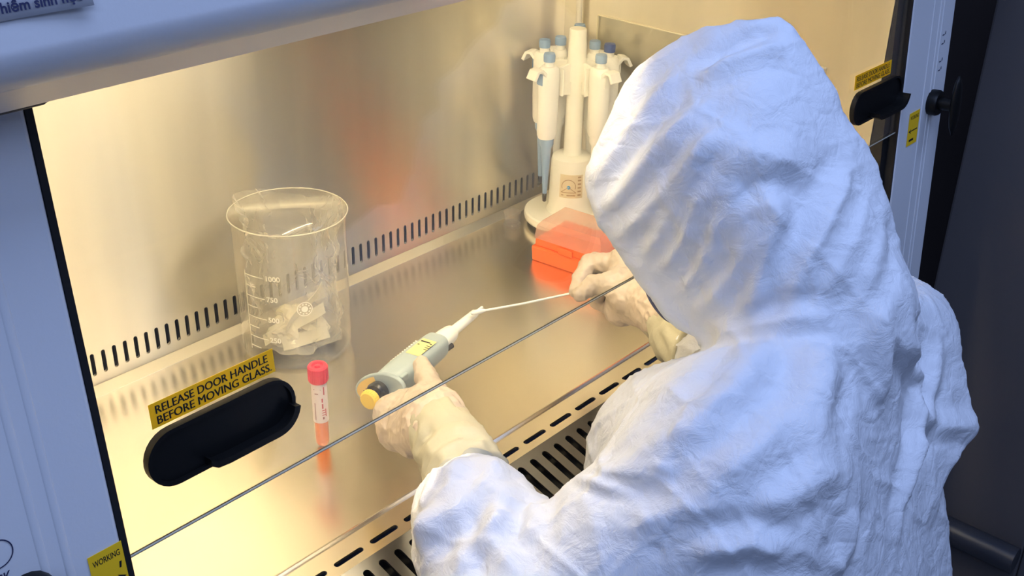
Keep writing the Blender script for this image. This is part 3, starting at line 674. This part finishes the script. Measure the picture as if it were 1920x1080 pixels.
def seg_dist(P,pl):                                # distance and arc parameter to a polyline
    best=np.full(len(P),9.); par=np.zeros(len(P)); L=0; pl=[npv(p) for p in pl]; tot=sum(np.linalg.norm(pl[i+1]-pl[i]) for i in range(len(pl)-1))
    for i in range(len(pl)-1):
        a,b=pl[i],pl[i+1]; ab=b-a; l=np.linalg.norm(ab); t=np.clip(((P-a)@ab)/(l*l),0,1); d=np.linalg.norm(P-a-t[:,None]*ab,axis=1); m=d<best
        best[m]=d[m]; par[m]=(L+t[m]*l)/tot; L+=l
    return best,par

def suit_material():
    m=bpy.data.materials.new('white_coverall'); m.use_nodes=True; nt=m.node_tree; b=nt.nodes['Principled BSDF']
    b.inputs['Base Color'].default_value=(.72,.74,.78,1); b.inputs['Roughness'].default_value=.55; b.inputs['Specular IOR Level'].default_value=.35
    tc=nt.nodes.new('ShaderNodeTexCoord')
    def N(t,**k):
        n=nt.nodes.new(t)
        for a,v in k.items(): n.inputs[a].default_value=v
        return n
    warp=N('ShaderNodeTexNoise',Scale=9.,Detail=3.); nt.links.new(tc.outputs['Object'],warp.inputs['Vector'])
    mx=N('ShaderNodeMix'); mx.data_type='VECTOR'; mx.inputs[0].default_value=.10; nt.links.new(tc.outputs['Object'],mx.inputs[4]); nt.links.new(warp.outputs['Color'],mx.inputs[5])
    vo=N('ShaderNodeTexVoronoi',Scale=34.); vo.feature='DISTANCE_TO_EDGE'; nt.links.new(mx.outputs[1],vo.inputs['Vector'])
    vm=N('ShaderNodeMapRange'); vm.inputs[2].default_value=.12; nt.links.new(vo.outputs['Distance'],vm.inputs[0])
    no=N('ShaderNodeTexNoise',Scale=55.,Detail=6.,Roughness=.62,Distortion=.7); nt.links.new(tc.outputs['Object'],no.inputs['Vector'])
    mp=N('ShaderNodeMapping'); mp.inputs['Scale'].default_value=(420,420,1100); mp.inputs['Rotation'].default_value=(.5,.35,.3); nt.links.new(tc.outputs['Object'],mp.inputs[0])
    fi=N('ShaderNodeTexNoise',Scale=1.,Detail=2.); nt.links.new(mp.outputs[0],fi.inputs['Vector'])
    def bump(h,s,d,prev=None):
        bp=N('ShaderNodeBump',Strength=s,Distance=d); nt.links.new(h,bp.inputs['Height'])
        if prev: nt.links.new(prev.outputs[0],bp.inputs['Normal'])
        return bp
    b1=bump(no.outputs[0],.65,.0035); b2=bump(vm.outputs[0],.22,.0014,b1); b3=bump(fi.outputs[0],.10,.0004,b2); nt.links.new(b3.outputs[0],b.inputs['Normal'])
    return m
M['suit']=suit_material()
M['glove']=mat('latex_glove',(.50,.42,.345),.38,var=.10,scale=38,bump=.25,bscale=160)
M['inner_glove']=mat('yellow_latex',(.40,.38,.285),.5,var=.05,scale=40,bump=.3,bscale=120)
M['skin']=mat('skin',(.55,.36,.26),.5,var=.05)
M['mask']=mat('dark_blue_mask',(.03,.05,.16),.6)

person=empty('person',(.85,.22,-.85),'person in a white hooded coverall leaning over the cabinet, holding a pipette and a swab','person')

# ---------------- coverall: torso, hood and sleeves as one surface
S=SDF((.40,.02,-.50),(1.28,.66,.60),.0062)
# torso
T=[(W(1590,660,.97)),(W(1680,655,1.06)),(W(1450,715,.90)),(W(1330,790,.89)),          # top of the shoulders
   (W(1690,800,1.06)),(W(1640,900,1.03)),                                                # right shoulder blade
   (W(1222,758,1.04)),(W(1160,860,1.06)),                                                # chest
   (.88,.14,-.42),(.70,.10,-.42),(.88,.38,-.42),(.70,.36,-.42),
   (W(1620,1060,1.01)),(W(1380,1060,.86)),(W(1500,900,.87))]
S.hull(T,.042,k=0,soft=.03)
S.cone((.985,.36,.185),(1.02,.37,.05),.062,.060,.05)                                      # right upper arm
S.cone((1.02,.37,.045),W(1335,668,1.20),.058,.042,.04)                                   # right forearm
S.hull([W(1640,700,1.0),W(1640,900,1.0),W(1826,800,1.085),W(1755,655,1.085),W(1800,720,1.085),W(1738,915,1.05),W(1640,800,1.15)],.008,k=.02,soft=.008)  # loose fabric at the back
S.cone((.655,.345,.205),(.530,.425,.085),.076,.066,.05)                                   # left upper arm
S.cone((.505,.440,.080),(.548,.510,.112),.066,.055,.035)                                  # left forearm
S.cone((.548,.510,.112),(.560,.530,.119),.055,.050,.02)
# neck
S.cone(W(1540,580,.97),W(1480,500,.97),.078,.085,.03)
# hood
Hd=[W(1178,335,.975),W(1200,400,.975),W(1310,545,.985),W(1250,185,.965),W(1325,138,.955),W(1430,135,.94),W(1572,345,.95),W(1585,420,.955),
    W(1340,290,.905),W(1430,310,.905),W(1410,430,.91),W(1330,270,1.06),W(1450,280,1.05),W(1390,430,1.06),W(1510,520,.955),W(1420,560,.97),W(1300,380,.93),W(1250,470,.98)]
S.hull(Hd,.034,k=.020,soft=.012)
S.hull([W(1455,72,.93),W(1370,90,.94),W(1510,160,.935),W(1420,190,.91),W(1420,170,1.0)],.012,k=.02,soft=.008)      # peak of the hood
# face opening: a hollow in the hood towards the gaze
gaze=unit((-.10,.66,-.74)); fc=W(1225,560,1.06)
d=np.sqrt(((S.X-fc[0])**2+(S.Y-fc[1])**2+(S.Z-fc[2])**2))-.062
S.cut(-d,.008)
V,Q=S.mesh()
def crumple(P,cell,seed,M3):
    """piecewise facets like creased paper: distance to the border between the two nearest random seeds"""
    r=np.random.RandomState(seed); Q_=P@M3; lo=Q_.min(0)-cell; hi=Q_.max(0)+cell; n=np.maximum(1,((hi-lo)/cell).astype(int)); g=np.stack(np.meshgrid(*[np.arange(k) for k in n],indexing='ij'),-1).reshape(-1,3)
    jit=r.rand(len(g),3); pts=lo+(g+jit)*cell; grid=pts.reshape(*n,3); ci=np.clip(((Q_-lo)/cell).astype(int),0,n-1); d1=np.full(len(P),9.); d2=np.full(len(P),9.)
    for i in (-1,0,1):
        for j in (-1,0,1):
            for k in (-1,0,1):
                c=np.clip(ci+[i,j,k],0,n-1); d=np.linalg.norm(grid[c[:,0],c[:,1],c[:,2]]-Q_,axis=1)
                c2=(ci+[i,j,k]); d=np.where(((c2<0)|(c2>=n)).any(1),9.,d); m=d<d1; d2=np.where(m,d1,np.minimum(d2,d)); d1=np.where(m,d,d1)
    return np.clip((d2-d1)/cell,0,1),np.clip(d1/cell,0,1)
def suit_post(o,off):
    me=o.data; v,nn=get_vn(me); w=v+off
    warp=np.array([mnoise.noise_vector(Vector(p)*9) for p in w])*.014; q=w+warp
    M1=np.array([[1,.25,.3],[-.2,.8,.1],[.35,-.1,.55]]); M2=np.array([[.7,.5,-.2],[-.4,1.1,.3],[.2,.3,.9]])
    e1,f1=crumple(q,.075,1,M1); e2,f2=crumple(q,.040,5,M2)
    disp=.0072*(.5-f1)+.0036*np.exp(-e1*11)+.0028*(.5-f2)+.0015*np.exp(-e2*11); disp*=np.where(w[:,2]>.30,.75,1.)*np.where(w[:,0]>.92,.8,1.)
    for pl,wd,amp in FOLDS:
        dd,par=seg_dist(w+warp*.35,pl); prof=np.exp(-(dd/wd)**1.5)-.42*np.exp(-((dd-1.9*wd)/(.9*wd))**2); disp+=1.5*amp*prof*np.clip(np.minimum(par,1-par)*5+.12,0,1)
    set_v(me,v+nn*disp[:,None])
FOLDS=[([(0.714,0.529,0.352),(0.714,0.512,0.375),(0.715,0.497,0.397),(0.719,0.484,0.416),(0.722,0.472,0.434),(0.733,0.462,0.451),(0.75,0.456,0.465)],0.01,0.005),
  ([(0.716,0.515,0.334),(0.713,0.496,0.356),(0.712,0.48,0.377),(0.713,0.463,0.4),(0.715,0.447,0.421),(0.722,0.439,0.439),(0.737,0.435,0.453)],0.009,0.0048),
  ([(0.716,0.54,0.375),(0.72,0.531,0.396),(0.726,0.523,0.415),(0.734,0.513,0.434),(0.745,0.505,0.452),(0.757,0.498,0.467),(0.772,0.492,0.481)],0.009,0.0036),
  ([(0.719,0.486,0.327),(0.715,0.471,0.352),(0.713,0.458,0.374),(0.714,0.441,0.412)],0.008,0.0046),
  ([(0.723,0.468,0.317),(0.719,0.454,0.343),(0.715,0.441,0.367),(0.714,0.429,0.407)],0.008,0.0045),
  ([(0.728,0.451,0.301),(0.722,0.435,0.328),(0.72,0.422,0.353),(0.718,0.415,0.389)],0.008,0.0036),
  ([(0.731,0.432,0.284),(0.723,0.415,0.313),(0.722,0.402,0.335),(0.722,0.393,0.376)],0.008,0.0036),
  ([(0.731,0.418,0.278),(0.723,0.385,0.314),(0.729,0.371,0.334)],0.008,0.004),
  ([(0.825,0.362,0.415),(0.795,0.355,0.396),(0.765,0.351,0.375),(0.75,0.351,0.361),(0.74,0.354,0.344),(0.73,0.354,0.316)],0.011,0.0065),
  ([(0.838,0.349,0.397),(0.811,0.341,0.383),(0.787,0.333,0.369),(0.769,0.333,0.357),(0.755,0.335,0.342),(0.739,0.339,0.321)],0.01,0.005),
  ([(0.743,0.388,0.416),(0.738,0.377,0.384),(0.731,0.377,0.367),(0.728,0.378,0.347),(0.724,0.384,0.315)],0.011,0.005),
  ([(0.844,0.338,0.382),(0.824,0.33,0.37),(0.805,0.322,0.357),(0.77,0.318,0.333)],0.01,0.004),
  ([(0.77,0.481,0.48),(0.788,0.471,0.494),(0.804,0.455,0.503),(0.821,0.44,0.509)],0.007,-0.004),
  ([(0.76,0.479,0.473),(0.784,0.456,0.49),(0.799,0.443,0.496),(0.816,0.432,0.5)],0.009,0.0035),
  ([(0.727,0.433,0.444),(0.739,0.401,0.431),(0.774,0.383,0.431)],0.012,0.0028),
  ([(0.721,0.405,0.4),(0.736,0.392,0.413),(0.752,0.379,0.409),(0.773,0.369,0.404)],0.012,-0.0028),
  ([(0.726,0.409,0.271),(0.721,0.372,0.302),(0.732,0.346,0.315),(0.751,0.325,0.319)],0.008,0.006),
  ([(0.808,0.296,0.322),(0.814,0.285,0.284),(0.888,0.294,0.211),(0.863,0.281,0.188),(0.842,0.27,0.164),(0.816,0.262,0.153),(0.792,0.254,0.142),(0.77,0.247,0.13)],0.011,0.0065),
  ([(0.788,0.304,0.327),(0.782,0.296,0.308),(0.782,0.291,0.286),(0.78,0.289,0.262),(0.776,0.286,0.239)],0.012,0.005),
  ([(0.728,0.339,0.309),(0.716,0.31,0.287),(0.695,0.298,0.278),(0.676,0.287,0.269),(0.655,0.281,0.259),(0.638,0.276,0.247)],0.014,0.005),
  ([(0.706,0.353,0.302),(0.677,0.349,0.297),(0.651,0.346,0.292),(0.627,0.351,0.282),(0.607,0.357,0.27),(0.595,0.373,0.254),(0.586,0.392,0.234)],0.013,0.0048),
  ([(0.742,0.317,0.302),(0.711,0.312,0.289),(0.675,0.304,0.28),(0.651,0.305,0.276),(0.631,0.307,0.27),(0.613,0.31,0.261),(0.594,0.321,0.249),(0.578,0.334,0.235)],0.014,0.0045),
  ([(0.944,0.301,0.222),(0.922,0.291,0.201),(0.9,0.281,0.182),(0.865,0.275,0.17),(0.828,0.267,0.162)],0.012,0.005),
  ([(0.973,0.255,0.134),(0.916,0.271,0.155),(0.849,0.286,0.204)],0.01,0.004),
  ([(0.565,0.319,0.2),(0.577,0.3,0.206),(0.592,0.286,0.21),(0.608,0.269,0.2)],0.009,0.006),
  ([(0.565,0.376,0.219),(0.56,0.356,0.211),(0.791,0.482,-0.031),(0.557,0.322,0.18)],0.004,0.0028),
  ([(0.583,0.442,0.192),(0.566,0.401,0.213),(0.565,0.375,0.219)],0.004,0.0025),
  ([(0.55,0.363,0.201),(0.56,0.35,0.212),(0.57,0.337,0.223),(0.579,0.32,0.229),(0.59,0.306,0.234)],0.011,0.0035),
  ([(0.597,0.297,0.234),(0.624,0.278,0.239),(0.647,0.27,0.242),(0.68,0.265,0.239)],0.012,0.004),
  ([(0.689,0.255,0.204),(0.677,0.248,0.178),(0.653,0.247,0.166)],0.012,0.0045),
  ([(0.573,0.417,0.208),(0.579,0.383,0.233),(0.581,0.363,0.241),(0.586,0.345,0.247)],0.011,0.0036),
  ([(0.564,0.545,0.168),(0.529,0.529,0.165),(0.5,0.527,0.144),(0.489,0.525,0.122)],0.01,0.006),
  ([(0.582,0.526,0.167),(0.545,0.507,0.171),(0.512,0.508,0.16),(0.493,0.525,0.133)],0.01,0.006),
  ([(0.575,0.498,0.164),(0.532,0.485,0.165),(0.51,0.462,0.157),(0.499,0.426,0.155)],0.01,0.006),
  ([(0.543,0.472,0.164),(0.518,0.473,0.159),(0.498,0.477,0.15),(0.48,0.476,0.138)],0.011,0.005),
  ([(0.546,0.554,0.162),(0.52,0.547,0.152),(0.509,0.543,0.144)],0.009,0.005),
  ([(0.56,0.464,0.164),(0.521,0.438,0.164)],0.012,0.0045)]
suit=mesh_obj('coverall',V,Q,M['suit'],person,smooth_it=3,sub=1,post=suit_post)

# ---------------- head inside the hood, with a dark mask
hc=W(1345,400,.985); hl_=unit((1,.10,0)); hg=gaze; hu=unit(np.cross(hl_,hg)); hl_=np.cross(hg,hu)
HS=SDF(hc-.14,hc+.14,.0045)
HS.ellip(hc,(hg,hl_,hu),(.078,.064,.092),0)
HS.ellip(hc+hg*.045-hu*.045,(hg,hl_,hu),(.040,.045,.045),.03)                          # jaw
HS.cone(hc+hg*.074+hu*.008,hc+hg*.090-hu*.024,.008,.012,.012)                          # nose
for sd in (-1,1):
    HS.ellip(hc+hl_*sd*.064-hu*.006-hg*.006,(hg,hl_,hu),(.015,.007,.028),.006)         # ears
    HS.ellip(hc+hg*.073+hl_*sd*.028+hu*.012,(hg,hl_,hu),(.008,.012,.008),.006)         # eyes
HS.ellip(hc+hg*.076-hu*.052,(hg,hl_,hu),(.008,.022,.007),.008)                         # lips
HS.cone(hc-hg*.02-hu*.05,hc-hg*.05-hu*.12,.050,.052,.02)                               # neck
V,Q=HS.mesh(); head=mesh_obj('head',V,Q,M['skin'],person,2)
MS=SDF(hc-.14,hc+.14,.004); MS.ellip(hc+hg*.060-hu*.034,(hg,hl_,hu),(.042,.050,.044),0); MS.cone(hc+hg*.085-hu*.010,hc+hg*.090-hu*.045,.014,.016,.02)
V,Q=MS.mesh(); mesh_obj('face_mask',V,Q,M['mask'],person,2)

def wrinkle(amp,sc):
    def f(o,off):
        me=o.data; v,nn=get_vn(me); out=np.empty(len(v))
        for i in range(len(v)): q=Vector(v[i])*sc; out[i]=amp*((1-abs(mnoise.noise(q))*2.2)*.6+mnoise.noise(q*2.1+Vector((5,3,1)))*.5)
        set_v(me,v+nn*out[:,None])
    return f
def glove(name, lo, hi, palm, fingers, wrist, h=.0019):
    G=SDF(lo,hi,h)
    for i in range(len(palm)):
        for j in range(i+1,len(palm)): G.cone(palm[i][0],palm[j][0],palm[i][1],palm[j][1],.008 if i+j>1 else 0)
    for pts,rad in fingers: G.chain(pts,rad,.0035)
    G.chain([p for p,_ in wrist],[r for _,r in wrist],.015)
    V,Q=G.mesh(); return mesh_obj(name,V,Q,M['glove'],person,2,1,wrinkle(.0017,80.))
def bb(pts,m=.03): a=np.array(pts); return a.min(0)-m,a.max(0)+m
# left hand, pipette across the fingers, thumb along its body
pl=[(W(812,792,1.088),.017),(W(826,768,1.10),.017),(W(740,778,1.150),.017),(W(748,806,1.138),.017),(W(778,818,1.110),.017),(W(765,768,1.160),.017),(W(800,758,1.130),.017)]
fg=[([W(826,772,1.108),W(814,740,1.135),W(799,708,1.160),W(790,683,1.174)],[.0150,.0135,.0110,.0085]),
    ([W(748,768,1.160),W(730,752,1.200),W(727,716,1.236),W(737,693,1.232)],[.0105,.0100,.0090,.0080]),
    ([W(760,772,1.156),W(752,764,1.206),W(755,735,1.240),W(763,708,1.240)],[.0108,.0100,.0090,.0080]),
    ([W(772,780,1.148),W(772,774,1.200),W(778,746,1.236),W(786,722,1.236)],[.0105,.0098,.0088,.0078]),
    ([W(784,786,1.138),W(792,778,1.182),W(799,752,1.212),W(804,735,1.212)],[.0095,.0088,.0080,.0072])]
wr=[(W(790,790,1.115),.024),(W(815,798,1.085),.0265),(W(838,826,1.065),.0285)]
lo,hi=bb([p for p,_ in pl]+[p for f_,_ in fg for p in f_]+[p for p,_ in wr],.045)
gl_l=glove('glove',lo,hi,pl,fg,wr); tag(gl_l,'thin latex glove gripping the pipette')
# right hand pinching the swab
pr=[(W(1252,572,1.290),.015),(W(1240,592,1.285),.015),(W(1172,492,1.362),.015),(W(1186,498,1.385),.015),(W(1192,520,1.392),.015),(W(1175,560,1.330),.015),(W(1165,580,1.350),.015),(W(1160,530,1.335),.013)]
fr_=[([W(1170,492,1.362),W(1104,494,1.374),W(1087,524,1.362),W(1080,546,1.350)],[.0125,.0105,.0092,.0080]),
    ([W(1172,560,1.318),W(1142,532,1.330),W(1112,534,1.338),W(1088,552,1.338)],[.0160,.0130,.0112,.0088]),
    ([W(1180,494,1.385),W(1116,490,1.398),W(1104,532,1.395),W(1122,556,1.382)],[.0118,.0103,.0092,.0080]),
    ([W(1188,506,1.395),W(1128,502,1.412),W(1116,545,1.408),W(1136,562,1.392)],[.0112,.0098,.0088,.0078]),
    ([W(1192,524,1.398),W(1140,534,1.412),W(1119,566,1.402),W(1140,578,1.385)],[.0100,.0090,.0080,.0072])]
wrr=[(W(1205,555,1.33),.026),(W(1240,576,1.295),.0285),(W(1272,602,1.262),.0330)]
lo,hi=bb([p for p,_ in pr]+[p for f_,_ in fr_ for p in f_]+[p for p,_ in wrr],.045)
gl_r=glove('glove',lo,hi,pr,fr_,wrr); tag(gl_r,'thin latex glove pinching the swab stick')
# yellow inner glove cuffs
def cuff(pts,rad,seed):
    pts=[npv(p) for p in pts]; m=26; P=[]; R_=[]
    for i in range(m+1):
        s_=i/m*(len(pts)-1); k=min(int(s_),len(pts)-2); t=s_-k; P.append(pts[k]*(1-t)+pts[k+1]*t); R_.append(rad[k]*(1-t)+rad[k+1]*t)
    mb=MB(); mb.tube(P,R_,n=56); v=np.array(mb.v); n=56
    for i in range(m+1):
        for k in range(n):
            j=i*n+k; d=v[j]-P[i]; q=Vector((math.cos(2*math.pi*k/n)*1.6+seed,math.sin(2*math.pi*k/n)*1.6,i/m*5.0)); v[j]=P[i]+d*(1+.13*(1-abs(mnoise.noise(q))*2.2)+.06*mnoise.noise(q*2.3))
    mb.v=[tuple(x) for x in v]; return mb.build('inner_cuff',M['inner_glove'],person,smooth=True)
cuff([W(803,784,1.105),W(826,806,1.078),W(850,850,1.048),W(872,890,1.015),W(885,915,.99)],[.0255,.0300,.0335,.0345,.034],1.3)
cuff([W(1240,584,1.295),W(1262,602,1.275),W(1285,628,1.250),W(1330,668,1.200)],[.0265,.0310,.0365,.038],7.1)

# ---------------- the pipette in the left hand
A=npv((.6300,.7450,.104)); B=npv((.8434,.7993,.098)); ax=unit(B-A); up=unit(npv((0,0,1))-ax*ax[2]); sd=unit(np.cross(ax,up))   # sd points to the front
hp=empty('pipette',tuple(A+ax*.09-npv((0,0,.015))),'pale blue-grey pipette with yellow plunger knob held in the left glove','pipette')
TL=np.linalg.norm(B-A); pm=unit(sd*.90+up*.42); pmn=np.cross(ax,pm)
k=MB(); k.lathe([(.0085,-.003),(.0098,-.0015),(.0100,.0045),(.0090,.006),(0,.006)],A,ax,28); kn=k.build('plunger_knob',M['yellow_knob'],hp,smooth='auto')
k=MB()
for i in range(26):
    t=2*math.pi*i/26; d_=up*math.cos(t)+sd*math.sin(t); k.obox(A+ax*.0015+d_*.0100,d_*.0004,np.cross(ax,d_)*.0006,ax*.0028)
k.build('grip_ribs',M['yellow_knob'],kn)
MB().lathe([(.0045,.006),(.0048,.010),(.0100,.0105),(.0118,.013),(.0112,.020),(.0085,.0225)],A+up*.001,ax,24).build('plunger_collar',M['pip_black'],hp,smooth='auto')
MB().tube([A+ax*.010+sd*.012-up*.004,A+ax*.018+sd*.014-up*.002],.0045,n=12).build('lock_lever',M['pip_black'],hp,smooth='auto')
# finger flange, an oval plate across the axis with an amber face
fcn=A+ax*.0245-pm*.0045
def oval(off,a_,b_,n=40): return [fcn+ax*off+pm*a_*math.cos(2*math.pi*i/n)+pmn*b_*math.sin(2*math.pi*i/n) for i in range(n)]
fl=MB().prism(oval(0,.0330,.0180),ax*.0050).build('finger_flange',M['pip_pale'],hp,bevel=.0015,smooth='auto')
pts=[p for p in oval(-.0004,.0300,.0152) if (p-fcn)@pm<.002]; MB().prism(pts,ax*.0003).build('amber_label',M['amber_label'],fl)
mb=MB()
for i,w_ in enumerate((.006,.008,.005)):
    c=fcn-ax*.0005-pm*(.012+i*.004); mb.obox(c,pm*.0005,pmn*w_*.5,ax*.00015)
mb.build('label_print',M['ink'],fl)
# body: rounded box tapering to the nose
def sect(t,a_,b_,e=3.2,n=28):
    o=[]
    for i in range(n):
        q=2*math.pi*i/n; c,s_=math.cos(q),math.sin(q); rr=(abs(c)**e+abs(s_)**e)**(-1/e); o.append(A+ax*t+(sd*c*a_+up*s_*b_)*rr)
    return o
mb=MB(); st_=[(.029,.0115,.0115),(.034,.0150,.0145),(.060,.0165,.0150),(.095,.0160,.0145),(.128,.0150,.0140),(.136,.0140,.0132),(.138,.0120,.0115)]; vs=[]; n=28
for t,a_,b_ in st_: vs+=sect(t,a_,b_)
mb.add(vs,[(i*n+j,i*n+(j+1)%n,(i+1)*n+(j+1)%n,(i+1)*n+j) for i in range(len(st_)-1) for j in range(n)]+[tuple(range(n))[::-1],tuple((len(st_)-1)*n+j for j in range(n))])
body=mb.build('body',M['pip_pale'],hp,smooth='auto')
MB().obox(A+ax*.044+sd*.0135+up*.008,ax*.006,sd*.0025,up*.004).build('hook_rib',M['pip_pale'],body,bevel=.001)
# ribs along the far upper edge
mb=MB()
for i in range(12): mb.obox(A+ax*(.062+i*.0045)-sd*.0130+up*.0100,ax*.0011,sd*.0012,up*.0016)
mb.build('grip_ribs',M['pip_white'],body)
lc=A+ax*.098+up*.0149+sd*.002; mb=MB(); mb.obox(lc,ax*.018,sd*.0085,up*.0002)
lb=mb.build('yellow_label',M['yellow_label'],body)
mb=MB(); 
for u_,v_,a_,b_ in ((.012,-.004,.0035,.0012),(.012,.001,.0030,.0010),(.010,.006,.0012,.0009),(.004,-.006,.0012,.0009),(.005,.0065,.0032,.0005),(.001,.0065,.0028,.0005),(-.003,.0065,.0020,.0005)): mb.obox(lc+ax*u_+sd*v_+up*.0003,ax*b_,sd*a_,up*.0001)
mb.build('label_print',M['ink'],lb)
MB().lathe([(.0115,.1375),(.0112,.150),(.0098,.164),(.0085,.167),(.0062,.168)],A,ax,28).build('nose',M['pip_white'],hp,smooth='auto')
MB().tube([A+ax*.1375+sd*.0105-up*.004,A+ax*.147+sd*.0115-up*.004],.0035,n=12).build('ejector_nub',M['pip_black'],hp,smooth='auto')
MB().lathe([(.0060,.1675),(.0054,.205),(.0050,TL),(.0026,TL+.001)],A,ax,24).build('shaft',M['pip_white'],hp,smooth='auto')
MB().lathe([(.0024,TL+.0005),(.0020,TL+.018),(0,TL+.019)],A,ax,14).build('nozzle',M['pip_white'],hp,smooth='auto')

# ---------------- swab
s0=npv((.8262,.7900,.1090)); s1=npv((.9473,.7309,.1120)); sdv=unit(s1-s0); s2=s1+sdv*.045
sw=empty('cotton_swab',tuple(s0),'white cotton swab on a thin stick, its bud on the pipette nozzle','swab')
MB().tube([s0+sdv*.012,(s0+s1)/2+npv((0,0,-.0012)),s1,s2],.0014,n=10).build('stick',M['swab_white'],sw,smooth='auto')
MB().lathe([(0,0),(.0020,.001),(.0029,.004),(.0030,.012),(.0022,.017),(.0014,.019)],s0,sdv,16).build('bud',M['cotton'],sw,smooth=True)

# ---------------- trousers, boots and stool below the frame
TS=SDF((.60,.0,-.87),(1.06,.78,-.36),.011)
for kx in (.72,.90):
    TS.cone((kx,.24,-.44),(kx,.54,-.45),.085,.070,.03); TS.cone((kx,.54,-.45),(kx,.56,-.74),.066,.055,.02)
V,Q=TS.mesh(); mesh_obj('trousers',V,Q,M['suit'],person,2)
for kx in (.72,.90):
    BS=SDF((kx-.09,.44,-.86),(kx+.09,.80,-.68),.008); BS.cone((kx,.56,-.72),(kx,.56,-.81),.056,.05,.02); BS.cone((kx,.56,-.812),(kx,.68,-.818),.036,.030,.03)
    V,Q=BS.mesh(); mesh_obj('boot',V,Q,M['rubber'],person,2)
so=empty('stool',(.81,.22,-.85),'round black laboratory stool under the person','stool')
MB().lathe([(.0,-.60),(.16,-.60),(.185,-.585),(.185,-.555),(.17,-.535),(0,-.53)],(.81,.22,0),(0,0,1),40).build('seat',M['black_plastic'],so,smooth='auto')
MB().lathe([(.025,-.80),(.025,-.60)],(.81,.22,0),(0,0,1),20).build('column',M['steel_grille'],so,smooth='auto')
for i in range(5):
    t=2*math.pi*i/5+.3; d_=npv((math.cos(t),math.sin(t),0)); MB().tube([npv((.81,.22,-.80)),npv((.81,.22,-.825))+d_*.26],[.02,.013],n=10).build('leg',M['black_plastic'],so,smooth='auto')
    MB().lathe([(.0,-.022),(.018,-.022),(.024,-.010),(.024,.010),(.018,.022),(0,.022)],npv((.81,.22,-.826))+d_*.262,np.cross(d_,(0,0,1)),16).build('caster',M['rubber'],so,smooth='auto')
